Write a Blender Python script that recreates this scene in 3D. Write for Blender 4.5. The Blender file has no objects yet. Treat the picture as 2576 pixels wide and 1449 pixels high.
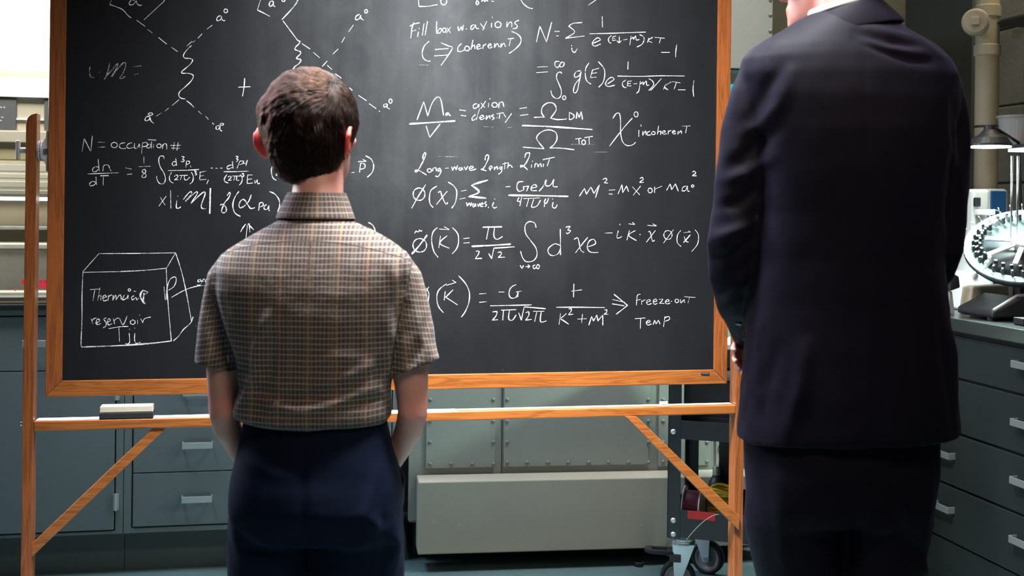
import bpy, math, random
import numpy as np
from mathutils import Vector, Matrix, noise
R = math.radians
random.seed(7); rng = np.random.default_rng(7)
scene = bpy.context.scene
COL = scene.collection

# ------------------------------------------------------------------ camera
FPX, CX, CY, EYE, ROLL = 3000.0, 1288.0, 520.0, 1.25, 0.012
cam_data = bpy.data.cameras.new('camera'); cam = bpy.data.objects.new('camera', cam_data); COL.objects.link(cam)
cam_data.sensor_width = 36.0; cam_data.lens = FPX / 2576 * 36.0
cam_data.shift_x = 0.0; cam_data.shift_y = -(724.5 - CY) / 2576
rt = Vector((1, 0, ROLL)).normalized(); up = Vector((-ROLL, 0, 1)).normalized(); bk = rt.cross(up)
cam.matrix_world = Matrix.Translation((0, 0, EYE)) @ Matrix((rt, up, bk)).transposed().to_4x4()
cam_data.dof.use_dof = True; cam_data.dof.focus_distance = 3.2; cam_data.dof.aperture_fstop = 4.0
cam_data.clip_start = 0.05
scene.camera = cam

# ------------------------------------------------------------------ world, lights, exposure
world = bpy.data.worlds.new('world'); scene.world = world; world.use_nodes = True
world.node_tree.nodes['Background'].inputs[0].default_value = (0.55, 0.62, 0.80, 1)
world.node_tree.nodes['Background'].inputs[1].default_value = 0.035
def area(name, loc, target, sx, sy, power, color, spread=180):
    d = bpy.data.lights.new(name, 'AREA'); d.shape = 'RECTANGLE'; d.size = sx; d.size_y = sy
    d.energy = power; d.color = color; d.spread = R(spread)
    o = bpy.data.objects.new(name, d); COL.objects.link(o); o.location = loc
    o.rotation_euler = (Vector(target) - Vector(loc)).to_track_quat('-Z', 'Y').to_euler()
    return o
area('ceiling_lamp_board', (-0.12, 2.40, 3.0), (0.0, 3.0, 1.55), 0.5, 0.3, 36, (0.93, 0.97, 1.0), 66)
area('ceiling_lamp_middle', (0.0, 2.34, 3.05), (0.0, 2.34, 0), 1.3, 0.3, 55, (0.93, 0.96, 1.0), 70)
area('ceiling_lamp_cabinets', (-1.75, 3.62, 3.1), (-1.4, 4.1, 0.3), 1.0, 0.4, 44, (0.62, 0.80, 1.0), 150)
area('ceiling_lamp_side', (-1.9, 3.1, 2.5), (0.9, 2.3, 1.2), 0.5, 0.5, 8.5, (0.66, 0.60, 1.0), 80)
area('ceiling_lamp_back', (0.75, 3.55, 3.0), (0.5, 4.15, 0.4), 0.6, 0.4, 13, (0.95, 0.95, 0.92), 90)
area('bench_lamp_spill', (1.62, 3.60, 1.40), (0.30, 4.15, 0.25), 0.12, 0.10, 5.0, (0.70, 1.0, 0.86), 70)  # added light without a fixture, carries the bench glow onto the machine
area('ceiling_lamp_corner', (1.9, 4.2, 2.9), (1.7, 4.6, 1.5), 0.5, 0.5, 10.0, (1.0, 0.93, 0.68), 150)
area('ceiling_lamp_warm', (0.5, 0.9, 2.9), (0.35, 3.3, 0.9), 0.8, 0.5, 8.0, (1.0, 0.80, 0.62), 75)  # added warm fill from the camera side for shirt and arms
area('ceiling_lamp_rear', (-0.6, 4.35, 3.0), (-0.4, 3.0, 0.7), 0.8, 0.3, 34, (0.90, 0.96, 1.0), 130)
area('window_light_left', (-2.1, 3.5, 1.95), (-0.65, 2.4, 1.05), 0.5, 0.7, 15, (0.88, 0.94, 1.0), 100)
area('ceiling_lamp_hood', (-1.75, 3.35, 2.9), (-1.75, 4.5, 1.5), 0.5, 0.4, 12, (1.0, 0.93, 0.80), 60)  # added spot that brightens the front of the fume hood
vs = scene.view_settings
scene.display_settings.display_device = 'sRGB'
vs.view_transform = 'Standard'; vs.look = 'None'; vs.gamma = 1.0; vs.use_curve_mapping = False; vs.exposure = 0.0
scene.cycles.use_denoising = True
scene.cycles.max_bounces = 8

# ------------------------------------------------------------------ helpers
def ray(px, py):
    u = (px - CX) / FPX; v = (CY - py) / FPX
    return u - ROLL * v, v + ROLL * u          # X/Y, (Z-EYE)/Y
def at(px, py, Y):
    a, b = ray(px, py); return Vector((a * Y, Y, EYE + b * Y))
class Frame:
    """an upright reference plane: origin on the floor, x along it, y into depth"""
    def __init__(s, ox, oy, ang):
        s.o = (ox, oy); s.ang = ang; s.c, s.s = math.cos(ang), math.sin(ang)
    def pix(s, px, py, d=0.0):
        a, b = ray(px, py)
        # n . p = n . o + d ; n = (-s, c)
        k = (-s.s * s.o[0] + s.c * s.o[1] + d) / (-s.s * a + s.c)
        X, Y = a * k, k
        return ((X - s.o[0]) * s.c + (Y - s.o[1]) * s.s, EYE + b * k)
    def world(s, a, d, z=0.0):
        return Vector((s.o[0] + a * s.c - d * s.s, s.o[1] + a * s.s + d * s.c, z))
def empty(name, loc=(0, 0, 0), rz=0.0, label=None, cat=None, group=None, kind=None):
    o = bpy.data.objects.new(name, None); COL.objects.link(o); o.empty_display_size = 0.05
    o.location = loc; o.rotation_euler = (0, 0, rz); tag(o, label, cat, group, kind); return o
def tag(o, label=None, cat=None, group=None, kind=None):
    if label: o['label'] = label
    if cat: o['category'] = cat
    if group: o['group'] = group
    if kind: o['kind'] = kind
    return o
class MB:
    def __init__(s): s.v = []; s.f = []
    def add(s, vs_, fs):
        n = len(s.v); s.v += [tuple(p) for p in vs_]; s.f += [tuple(i + n for i in f) for f in fs]; return s
    def box(s, x0, x1, y0, y1, z0, z1):
        return s.add([(x0,y0,z0),(x1,y0,z0),(x1,y1,z0),(x0,y1,z0),(x0,y0,z1),(x1,y0,z1),(x1,y1,z1),(x0,y1,z1)],
                     [(0,3,2,1),(4,5,6,7),(0,1,5,4),(1,2,6,5),(2,3,7,6),(3,0,4,7)])
    def prism(s, pts, y0, y1):
        """polygon in x,z extruded along y (points counter-clockwise seen from -y)"""
        n = len(pts); v = [(p[0], y0, p[1]) for p in pts] + [(p[0], y1, p[1]) for p in pts]
        f = [tuple(range(n)), tuple(range(2*n-1, n-1, -1))]
        f += [((i+1) % n, i, n+i, n+(i+1) % n) for i in range(n)]
        return s.add(v, f)
    def prism_z(s, pts, z0, z1):
        n = len(pts); v = [(p[0], p[1], z0) for p in pts] + [(p[0], p[1], z1) for p in pts]
        f = [tuple(range(n-1, -1, -1)), tuple(range(n, 2*n))]
        f += [(i, (i+1) % n, n+(i+1) % n, n+i) for i in range(n)]
        return s.add(v, f)
    def tube(s, pts, rad, n=12, ratio=1.0):
        pts = [Vector(p) for p in pts]; m = len(pts)
        if not hasattr(rad, '__len__'): rad = [rad] * m
        t = [(pts[min(i+1, m-1)] - pts[max(i-1, 0)]).normalized() for i in range(m)]
        ref = Vector((0, 1, 0)) if abs(t[0].y) < 0.9 else Vector((1, 0, 0))
        v = []; side = (ref.cross(t[0])).normalized()
        for i in range(m):
            side = (side - t[i] * side.dot(t[i])).normalized(); b = t[i].cross(side)
            for k in range(n):
                a = 2 * math.pi * k / n
                v.append(pts[i] + side * math.cos(a) * rad[i] + b * math.sin(a) * rad[i] * ratio)
        f = []
        for i in range(m - 1):
            for k in range(n):
                k2 = (k + 1) % n
                f.append((i*n+k, i*n+k2, (i+1)*n+k2, (i+1)*n+k))
        f.append(tuple(range(n-1, -1, -1))); f.append(tuple(range((m-1)*n, m*n)))
        return s.add(v, f)
    def lathe(s, prof, n=32, c=(0, 0, 0), axis='z', closed=False):
        """prof: list of (r, h)"""
        v = []; m = len(prof)
        for r, h in prof:
            for k in range(n):
                a = 2*math.pi*k/n; x, y = r*math.cos(a), r*math.sin(a)
                p = {'z': (x, y, h), 'y': (x, h, -y), 'x': (h, x, y)}[axis]
                v.append((c[0]+p[0], c[1]+p[1], c[2]+p[2]))
        f = [(i*n+k, i*n+(k+1) % n, (i+1)*n+(k+1) % n, (i+1)*n+k) for i in range(m-1) for k in range(n)]
        if closed: f += [((m-1)*n+k, (m-1)*n+(k+1) % n, (k+1) % n, k) for k in range(n)]
        else: f += [tuple(range(n-1, -1, -1)), tuple(range((m-1)*n, m*n))]
        return s.add(v, f)
    def ball(s, c, rx, ry, rz, n=16, m=10):
        prof = [(max(1e-4, math.sin(math.pi*i/m)), -math.cos(math.pi*i/m)) for i in range(m+1)]
        t = MB().lathe(prof, n); return s.add([(c[0]+p[0]*rx, c[1]+p[1]*ry, c[2]+p[2]*rz) for p in t.v], t.f)
    def mat(s, M, start=0):
        for i in range(start, len(s.v)): s.v[i] = tuple(M @ Vector(s.v[i]))
        return s
    def mesh(s, name):
        me = bpy.data.meshes.new(name); me.from_pydata(s.v, [], s.f); me.validate(); me.update(); return me
    def build(s, name, mat, parent=None, bevel=0, smooth=False, loc=None, seg=2):
        me = s.mesh(name); return put(name, me, mat, parent, bevel, smooth, loc, seg)
def put(name, me, mat, parent=None, bevel=0, smooth=False, loc=None, seg=2):
    if mat and not me.materials: me.materials.append(mat)
    if smooth: me.polygons.foreach_set('use_smooth', [True] * len(me.polygons))
    o = bpy.data.objects.new(name, me); COL.objects.link(o)
    if parent: o.parent = parent
    if loc: o.location = loc
    if bevel:
        b = o.modifiers.new('bevel', 'BEVEL'); b.width = bevel; b.segments = seg; b.limit_method = 'ANGLE'; b.angle_limit = R(40)
        if len(me.polygons) < 60:
            b.harden_normals = False
    return o

# ------------------------------------------------------------------ materials
class NT:
    def __init__(s, name):
        s.m = bpy.data.materials.new(name); s.m.use_nodes = True; s.t = s.m.node_tree
        s.p = s.t.nodes['Principled BSDF']; s.out = s.t.nodes['Material Output']
    def n(s, typ, **kw):
        nd = s.t.nodes.new(typ)
        for k, v in kw.items():
            if k.startswith('_'): setattr(nd, k[1:], v)
            else:
                key = int(k[1:]) if k[0] == 'i' and k[1:].isdigit() else k.replace('_', ' ')
                s.set(nd.inputs[key], v)
        return nd
    def set(s, inp, v):
        if isinstance(v, bpy.types.NodeSocket): s.t.links.new(v, inp)
        elif isinstance(v, bpy.types.Node): s.t.links.new(v.outputs[0], inp)
        else: inp.default_value = v
    def math(s, op, a, b=None, c=None):
        nd = s.t.nodes.new('ShaderNodeMath'); nd.operation = op
        for i, v in enumerate((a, b, c)):
            if v is not None: s.set(nd.inputs[i], v)
        return nd.outputs[0]
    def mix(s, fac, a, b):
        nd = s.t.nodes.new('ShaderNodeMix'); nd.data_type = 'RGBA'
        s.set(nd.inputs[0], fac); s.set(nd.inputs[6], a); s.set(nd.inputs[7], b); return nd.outputs[2]
    def ramp(s, fac, stops):
        nd = s.t.nodes.new('ShaderNodeValToRGB'); s.set(nd.inputs[0], fac); cr = nd.color_ramp
        while len(cr.elements) < len(stops): cr.elements.new(0.5)
        for e, (p, c) in zip(cr.elements, stops):
            e.position = p; e.color = c if hasattr(c, '__len__') else (c, c, c, 1)
        return nd.outputs[0]
    def coords(s, kind='Object', scale=(1, 1, 1), rot=(0, 0, 0)):
        tc = s.t.nodes.new('ShaderNodeTexCoord'); mp = s.t.nodes.new('ShaderNodeMapping')
        s.t.links.new(tc.outputs[kind], mp.inputs[0]); mp.inputs['Scale'].default_value = scale
        mp.inputs['Rotation'].default_value = rot; return mp.outputs[0]
    def noise(s, vec, scale, detail=3, rough=0.5, dist=0):
        nd = s.t.nodes.new('ShaderNodeTexNoise'); s.set(nd.inputs['Vector'], vec); nd.inputs['Scale'].default_value = scale
        nd.inputs['Detail'].default_value = detail; nd.inputs['Roughness'].default_value = rough; nd.inputs['Distortion'].default_value = dist
        return nd.outputs['Fac']
    def bump(s, h, dist=0.001, strength=1.0):
        nd = s.t.nodes.new('ShaderNodeBump'); s.set(nd.inputs['Height'], h); nd.inputs['Distance'].default_value = dist
        nd.inputs['Strength'].default_value = strength; s.set(s.p.inputs['Normal'], nd.outputs[0]); return nd
def c4(c): return (c[0], c[1], c[2], 1)
def plain(name, col, rough=0.5, metal=0.0, var=0.12, scale=6, spec=0.5, bump=0.0, bscale=200, **kw):
    t = NT(name); v = t.coords()
    f = t.noise(v, scale, 4)
    lo = c4([x * (1 - var) for x in col]); hi = c4([min(1, x * (1 + var)) for x in col])
    t.set(t.p.inputs['Base Color'], t.mix(f, lo, hi))
    t.p.inputs['Roughness'].default_value = rough; t.p.inputs['Metallic'].default_value = metal
    t.p.inputs['Specular IOR Level'].default_value = spec
    if bump: t.bump(t.noise(v, bscale, 3), bump)
    for k, x in kw.items(): t.p.inputs[k.replace('_', ' ')].default_value = x
    return t.m
def emit(name, col, power):
    t = NT(name); e = t.n('ShaderNodeEmission', Color=c4(col), Strength=power); t.t.links.new(e.outputs[0], t.out.inputs[0]); return t.m
def wood(name, axis, dark, lite, rough=0.35):
    t = NT(name); sc = {'x': (1.2, 22, 22), 'z': (22, 22, 1.2)}[axis]
    v = t.coords(scale=sc); n1 = t.noise(v, 1.6, 5, 0.55, 0.9); sc2 = {'x': (6, 260, 260), 'z': (260, 260, 6)}[axis]
    n2 = t.noise(t.coords(scale=sc2), 1.0, 2)
    w = t.math('FRACT', t.math('MULTIPLY', n1, 7.0))
    g = t.ramp(w, [(0.0, 0.0), (0.5, 1.0), (0.85, 0.85), (1.0, 0.0)])
    c = t.mix(t.math('MULTIPLY', g, 1.0), c4(dark), c4(lite))
    c = t.mix(t.math('MULTIPLY', n2, 0.35), c, c4([x * 0.55 for x in dark]))
    t.set(t.p.inputs['Base Color'], c); t.p.inputs['Roughness'].default_value = rough
    t.p.inputs['Coat Weight'].default_value = 0.5; t.p.inputs['Coat Roughness'].default_value = 0.12
    t.bump(n2, 0.0003); return t.m
M = {}
M['wood_x'] = wood('oak_rail', 'x', (0.25, 0.072, 0.014), (0.41, 0.132, 0.028))
M['wood_z'] = wood('oak_post', 'z', (0.21, 0.060, 0.014), (0.36, 0.105, 0.026))
M['steel'] = plain('bright_metal', (0.62, 0.62, 0.62), 0.28, 1.0, 0.1)
M['castmetal'] = plain('cast_aluminium', (0.58, 0.57, 0.56), 0.45, 0.35, 0.15, 40)
M['cab'] = plain('grey_cabinet_enamel', (0.155, 0.185, 0.20), 0.45, 0, 0.06, 3, bump=0.0003, bscale=300)
M['cabedge'] = plain('grey_cabinet_frame', (0.165, 0.19, 0.20), 0.45, 0, 0.06, 3)
M['cabdark'] = plain('black_gap', (0.02, 0.022, 0.025), 0.7)
M['toe'] = plain('toe_kick_enamel', (0.12, 0.125, 0.12), 0.6)
M['cabteal'] = plain('dark_green_grey_enamel', (0.014, 0.019, 0.019), 0.5, 0, 0.08, 3, spec=0.25)  # cabinet grey darkened: the shade on the right side is in the colour
M['counter'] = plain('black_resin_worktop', (0.018, 0.022, 0.022), 0.30, 0, 0.2, 20)
M['handle'] = plain('brushed_handle', (0.60, 0.61, 0.62), 0.42, 0.75, 0.05)
M['handle2'] = plain('dull_handle', (0.20, 0.21, 0.21), 0.5, 0.4, 0.05)
M['machine'] = plain('grey_hammered_panel', (0.30, 0.31, 0.285), 0.42, 0.1, 0.08, 5, bump=0.0006, bscale=160)
M['machine_edge'] = plain('grey_machine_frame', (0.27, 0.28, 0.255), 0.45, 0.1, 0.08, 5, bump=0.0006, bscale=160)
M['cream'] = plain('cream_painted_steel', (0.43, 0.40, 0.33), 0.5, 0, 0.08, 4, bump=0.00015, bscale=180)
M['rivet'] = plain('rivet_metal', (0.20, 0.205, 0.19), 0.4, 0.2)
M['black'] = plain('black_enamel', (0.016, 0.017, 0.020), 0.45, 0, 0.2, 10)
M['rubber'] = plain('black_rubber', (0.012, 0.012, 0.013), 0.7)
M['zinc'] = plain('zinc_plate', (0.62, 0.68, 0.72), 0.35, 0.6, 0.06, 30)
M['wheelgrey'] = plain('grey_wheel_hub', (0.22, 0.23, 0.23), 0.5)
M['beige'] = plain('beige_enamel', (0.50, 0.44, 0.33), 0.5, 0, 0.06)
M['offwhite'] = plain('white_enamel', (0.78, 0.78, 0.74), 0.4, 0, 0.04)
M['placard'] = plain('dark_placard', (0.10, 0.10, 0.10), 0.5)
M['pipe'] = plain('painted_pipe', (0.46, 0.39, 0.27), 0.5, 0, 0.1, 8, bump=0.0005, bscale=60)
M['block'] = plain('painted_block', (0.26, 0.235, 0.18), 0.75, 0, 0.12, 6, bump=0.002, bscale=70)
M['mortar'] = plain('painted_mortar', (0.17, 0.15, 0.115), 0.85)
M['wall'] = plain('olive_grey_plaster', (0.21, 0.20, 0.15), 0.8, 0, 0.12, 2, bump=0.0012, bscale=40)
M['duct'] = plain('dark_grey_duct', (0.085, 0.088, 0.08), 0.6, 0, 0.12, 2)
M['ceil'] = plain('ceiling_paint', (0.25, 0.25, 0.25), 0.9)
M['tan'] = plain('tan_window_paint', (0.42, 0.36, 0.20), 0.5)
M['daylight'] = emit('frosted_daylight_pane', (1.0, 1.0, 1.0), 2.2)
M['lampwhite'] = emit('lamp_tube_glow', (0.92, 1.0, 1.0), 4.0)
M['lampcool'] = emit('cool_lamp_glow', (0.80, 1.0, 0.97), 14.0)
M['screen'] = emit('cyan_screen', (0.02, 0.50, 0.62), 1.1)
M['redink'] = plain('red_ink', (0.85, 0.02, 0.05), 0.5)
M['baffle'] = plain('baffle_metal', (0.27, 0.27, 0.25), 0.5, 0.2)
M['whiteink'] = plain('white_ink', (0.40, 0.40, 0.40), 0.5)
M['blue'] = plain('blue_panel', (0.02, 0.12, 0.30), 0.45)
M['teal'] = plain('pale_teal_enamel', (0.40, 0.62, 0.60), 0.3)
M['red'] = plain('red_tape', (0.50, 0.008, 0.010), 0.45)
M['magenta'] = plain('dark_magenta_plastic', (0.09, 0.008, 0.035), 0.35)
M['yellow'] = plain('yellow_plastic', (0.60, 0.45, 0.02), 0.3)
M['wire'] = plain('pale_wire', (0.5, 0.48, 0.42), 0.5)
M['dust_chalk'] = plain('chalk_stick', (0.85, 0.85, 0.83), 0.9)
M['skin'] = None
def glass(name, col, rough=0.05, alpha=0.25):
    t = NT(name); tr = t.n('ShaderNodeBsdfTransparent', Color=c4(col)); gl = t.n('ShaderNodeBsdfGlossy', Roughness=rough)
    mx = t.n('ShaderNodeMixShader', i0=alpha); t.t.links.new(tr.outputs[0], mx.inputs[1]); t.t.links.new(gl.outputs[0], mx.inputs[2])
    t.t.links.new(mx.outputs[0], t.out.inputs[0]); return t.m
M['glass'] = glass('sash_glass', (0.92, 0.95, 0.94), 0.1, 0.08)
t = NT('translucent_tub'); t.p.inputs['Base Color'].default_value = (0.50, 0.52, 0.50, 1); t.p.inputs['Alpha'].default_value = 0.42
t.p.inputs['Roughness'].default_value = 0.4; M['tub'] = t.m

# slate with chalk dust, streaks and smudges
t = NT('slate'); v = t.coords()
n1 = t.noise(t.coords(scale=(1.6, 1, 1.0)), 1.4, 4, 0.6); n2 = t.noise(t.coords(scale=(14, 1, 1.3)), 1.0, 4, 0.6)
n3 = t.noise(t.coords(scale=(1, 1, 1), rot=(0, 0.5, 0)), 7, 5, 0.7, 1.2)
n4 = t.noise(v, 900, 1)
d = t.math('ADD', t.math('MULTIPLY', t.ramp(n1, [(0.35, 0), (0.7, 1)]), 0.45), t.math('MULTIPLY', t.ramp(n2, [(0.4, 0), (0.75, 1)]), 0.30))
d = t.math('ADD', d, t.math('MULTIPLY', t.ramp(n3, [(0.45, 0), (0.8, 1)]), 0.30))
sp = t.n('ShaderNodeSeparateXYZ', i0=v)
rx = t.math('DIVIDE', t.math('SUBTRACT', sp.outputs[0], 0.98), 0.62); rz = t.math('DIVIDE', t.math('SUBTRACT', sp.outputs[2], 1.62), 0.75)
wipe = t.ramp(t.math('SQRT', t.math('ADD', t.math('MULTIPLY', rx, rx), t.math('MULTIPLY', rz, rz))), [(0.2, 1.0), (1.0, 0.12)])   # the much-erased middle holds the most dust
d = t.math('MULTIPLY', t.math('MULTIPLY', t.math('ADD', d, 0.22), wipe), t.math('ADD', t.math('MULTIPLY', n4, 0.5), 0.75))
t.set(t.p.inputs['Base Color'], t.mix(d, (0.007, 0.0075, 0.009, 1), (0.066, 0.069, 0.071, 1)))
t.p.inputs['Roughness'].default_value = 0.62; t.p.inputs['Specular IOR Level'].default_value = 0.09
t.bump(n4, 0.0003); M['slate'] = t.m
def chalk(name, col, cover):
    t = NT(name); v = t.coords(); n = t.noise(v, 700, 2, 0.7); n2 = t.noise(v, 60, 2)
    a = t.ramp(t.math('ADD', n, t.math('MULTIPLY', t.math('SUBTRACT', n2, 0.5), 0.5)), [(0.62 - cover * 0.5, 0.12), (0.74 - cover * 0.5, 1.0)])
    t.p.inputs['Base Color'].default_value = c4(col); t.p.inputs['Roughness'].default_value = 0.95
    t.p.inputs['Specular IOR Level'].default_value = 0.1
    t.set(t.p.inputs['Alpha'], a); return t.m
M['chalk'] = chalk('chalk_line', (0.78, 0.78, 0.77), 0.50)
M['chalkfaint'] = chalk('faint_chalk_line', (0.50, 0.50, 0.50), 0.30)
# floor
t = NT('painted_concrete'); v = t.coords()
n1 = t.noise(v, 2.2, 6, 0.6); n2 = t.noise(v, 30, 4, 0.7)
c = t.mix(n1, (0.085, 0.145, 0.15, 1), (0.145, 0.225, 0.225, 1)); c = t.mix(t.ramp(n2, [(0.55, 0), (0.75, 0.6)]), c, (0.05, 0.07, 0.07, 1))
t.set(t.p.inputs['Base Color'], c); t.p.inputs['Roughness'].default_value = 0.42; t.bump(n2, 0.0008); M['floor'] = t.m
# skins
def skin(name, col, flush):
    t = NT(name); at_ = t.n('ShaderNodeAttribute', _attribute_name='flush')
    n = t.noise(t.coords(), 25, 4)
    c = t.mix(n, c4([x * 0.9 for x in col]), c4(col)); c = t.mix(at_.outputs['Fac'], c, c4(flush))
    t.set(t.p.inputs['Base Color'], c); t.p.inputs['Roughness'].default_value = 0.5
    t.p.inputs['Subsurface Weight'].default_value = 0.35; t.p.inputs['Subsurface Radius'].default_value = (1.0, 0.25, 0.12)
    t.p.inputs['Subsurface Scale'].default_value = 0.012; return t.m
M['skin_boy'] = skin('fair_skin', (0.66, 0.33, 0.27), (0.78, 0.09, 0.06))
M['skin_man'] = skin('ruddy_skin', (0.66, 0.33, 0.26), (0.70, 0.22, 0.17))
def cloth(name, col, sheen, rough=0.75, scol=(1, 1, 1), wscale=900):
    t = NT(name); v = t.coords(); n = t.noise(v, wscale, 2); n2 = t.noise(v, 9, 4)
    t.set(t.p.inputs['Base Color'], t.mix(n2, c4([x * 0.85 for x in col]), c4([x * 1.15 for x in col])))
    t.p.inputs['Roughness'].default_value = rough; t.p.inputs['Sheen Weight'].default_value = sheen
    t.p.inputs['Sheen Roughness'].default_value = 0.4; t.p.inputs['Sheen Tint'].default_value = c4(scol)
    t.p.inputs['Specular IOR Level'].default_value = 0.3
    t.p.inputs['Specular IOR Level'].default_value = 0.07; t.bump(t.math('ADD', t.math('MULTIPLY', n, 0.3), n2), 0.0012, 0.7); return t.m
M['navy'] = cloth('navy_twill', (0.0035, 0.0065, 0.018), 0.03, 0.75, (0.5, 0.6, 1.0))
M['suit'] = cloth('dark_navy_wool', (0.0045, 0.0038, 0.0080), 0.02, 0.6, (0.6, 0.55, 1.0))
M['shirtwhite'] = cloth('white_cotton', (0.75, 0.75, 0.78), 0.1)
M['shoe'] = plain('black_leather', (0.012, 0.011, 0.010), 0.3)
M['eye'] = plain('eye_white', (0.75, 0.73, 0.70), 0.15)
# plaid: attribute fab = (around, up, seam)
t = NT('brown_check_cotton'); A = t.n('ShaderNodeAttribute', _attribute_name='fab'); sx = t.n('ShaderNodeSeparateXYZ', i0=A.outputs['Vector'])
wob = t.math('MULTIPLY', t.math('SUBTRACT', t.noise(t.coords(), 22, 2), 0.5), 0.0035)
U = t.math('ADD', sx.outputs[0], wob); V = t.math('ADD', sx.outputs[1], wob)
def lines(x, period, half, phase=0.0):
    f = t.math('FRACT', t.math('ADD', t.math('DIVIDE', x, period), phase))
    return t.ramp(t.math('ABSOLUTE', t.math('SUBTRACT', f, 0.5)), [(half * 0.6, 1.0), (half * 1.5, 0.0)])
base = t.mix(lines(U, 0.0078, 0.20, 0.5), (0.100, 0.067, 0.050, 1), (0.048, 0.031, 0.027, 1))
base = t.mix(t.math('MULTIPLY', lines(V, 0.0105, 0.24, 0.5), 0.35), base, (0.055, 0.05, 0.055, 1))
base = t.mix(t.math('MULTIPLY', lines(U, 0.0078, 0.085), 0.38), base, (0.30, 0.25, 0.20, 1))
base = t.mix(t.math('MULTIPLY', lines(U, 0.0546, 0.05, 0.3), 0.20), base, (0.50, 0.25, 0.08, 1))
base = t.mix(t.math('MULTIPLY', lines(U, 0.0390, 0.05, 0.1), 0.12), base, (0.22, 0.26, 0.12, 1))
base = t.mix(t.math('MULTIPLY', lines(V, 0.0105, 0.095), 0.66), base, (0.34, 0.29, 0.255, 1))
seam = t.math('GREATER_THAN', sx.outputs[2], 0.5)
t.set(t.p.inputs['Base Color'], base)
t.p.inputs['Roughness'].default_value = 0.85; t.p.inputs['Sheen Weight'].default_value = 0.1; t.p.inputs['Specular IOR Level'].default_value = 0.2
P_ = t.coords(); S_ = t.n('ShaderNodeSeparateXYZ', i0=P_)
M['plaid_t'] = t; M['plaid'] = t.m; M['plaid_xyz'] = S_
# ------------------------------------------------------------------ room shell (frame of the back wall)
TH = math.atan(0.2)
D_CAB, D_WALL, R_CAB, R_WALL = 4.17, 4.85, 2.16, 2.80
ROOM = Frame(0, 0, TH)
def rp(px, py, d): return ROOM.pix(px, py, d)          # -> (a, z) on a plane at depth d in the room frame
def room_struct(name, mb, mat, bevel=0):
    o = mb.build(name, mat, None, bevel); o.rotation_euler = (0, 0, TH); o['kind'] = 'structure'; return o
floor = room_struct('floor', MB().box(-4.0, R_WALL + 0.15, -1.5, D_WALL + 0.15, -0.1, 0.0), M['floor'])
wb = room_struct('wall_back', MB().box(-4.0, R_WALL + 0.15, D_WALL, D_WALL + 0.15, 0, 3.3), M['wall'])
# crack in the painted floor
mb = MB(); pts = [(-1.30, 3.98), (-1.22, 3.93), (-1.12, 3.86), (-1.0, 3.77), (-0.9, 3.70), (-0.82, 3.6)]
for (x0, y0), (x1, y1) in zip(pts, pts[1:]): mb.prism_z([(x0, y0-.002), (x1, y1-.002), (x1, y1+.002), (x0, y0+.002)], 0.0, 0.0006)
mb.build('floor_crack', M['cabdark'], floor).matrix_parent_inverse = Matrix()
floor.children[0].rotation_euler = (0, 0, -TH)

# right wall of big painted blocks
wr = room_struct('wall_right', MB().box(R_WALL, R_WALL + 0.15, -1.5, D_WALL, 0, 3.3), M['mortar'])
meshes = []
for k in range(3):
    b = MB().box(-0.018, 0.0, 0.004, 0.476, 0.004, 0.296)
    me = b.mesh('block'); me.materials.append(M['block']); meshes.append(me)
z = -0.135; row = 0
while z < 2.9:
    d0 = 0.9 + (0.24 if row % 2 else 0.0)
    while d0 + 0.48 < D_WALL - 0.002:
        o = bpy.data.objects.new('block', meshes[rng.integers(3)]); COL.objects.link(o); o.parent = wr
        o.location = (R_WALL + rng.uniform(0, 0.003), d0, max(z, 0)); 
        if z < 0: o.scale = (1, 1, 0.55)
        m_ = o.modifiers.new('bevel', 'BEVEL'); m_.width = 0.004; m_.segments = 2
        d0 += 0.48
    z += 0.30; row += 1
# upper window seen above the hood, frosted and bright with daylight
wz0, wz1 = 1.50, 3.0
w = empty('window_1', rz=TH, kind='structure')
MB().box(-3.2, -0.45, D_WALL - 0.03, D_WALL - 0.012, wz0, wz1).build('window_pane', M['daylight'], w)
fr = MB(); fr.box(-3.25, -0.4, D_WALL-0.05, D_WALL-0.004, wz0-0.05, wz0); fr.box(-3.25, -0.4, D_WALL-0.05, D_WALL-0.004, wz1, wz1+0.05)
fr.box(-0.45, -0.4, D_WALL-0.05, D_WALL-0.004, wz0, wz1); fr.box(-3.25, -3.2, D_WALL-0.05, D_WALL-0.004, wz0, wz1)
fr.build('window_frame', M['tan'], w, 0.003)
a, zt = rp(60, 177, D_WALL-0.055); _, zb = rp(60, 192, D_WALL-0.055)
MB().box(-3.2, -0.45, D_WALL-0.055, D_WALL-0.03, zb, zt).build('glazing_bar', M['tan'], w, 0.002)
MB().box(-1.62, -1.60, D_WALL-0.055, D_WALL-0.03, zt, wz1).build('glazing_bar', M['tan'], w, 0.002)

# ------------------------------------------------------------------ base cabinets along the back wall
def slab(mb, a0, a1, d0, d1, z0, z1): return mb.box(a0, a1, d0, d1, z0, z1)
def px_a(px, py, d=D_CAB): return rp(px, py, d)[0]
def px_z(px, py, d=D_CAB): return rp(px, py, d)[1]
Z_CT = 0.91; Z_UND = px_z(60, 778)
Z_TOE = px_z(200, 1347)
def pull(parent, a, z, w=0.10, axis='a'):
    """bent strip handle: two feet and a flat bar"""
    m = MB()
    if axis == 'a':
        m.prism([(a-w/2, z-0.011), (a+w/2, z-0.011), (a+w/2, z+0.011), (a-w/2, z+0.011)], -0.030, -0.026)
        m.box(a-w/2, a-w/2+0.004, -0.028, 0, z-0.011, z+0.011); m.box(a+w/2-0.004, a+w/2, -0.028, 0, z-0.011, z+0.011)
    return m.build('handle', M['handle'], parent, 0.0015, label_fix(parent))
def label_fix(p): return False
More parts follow.
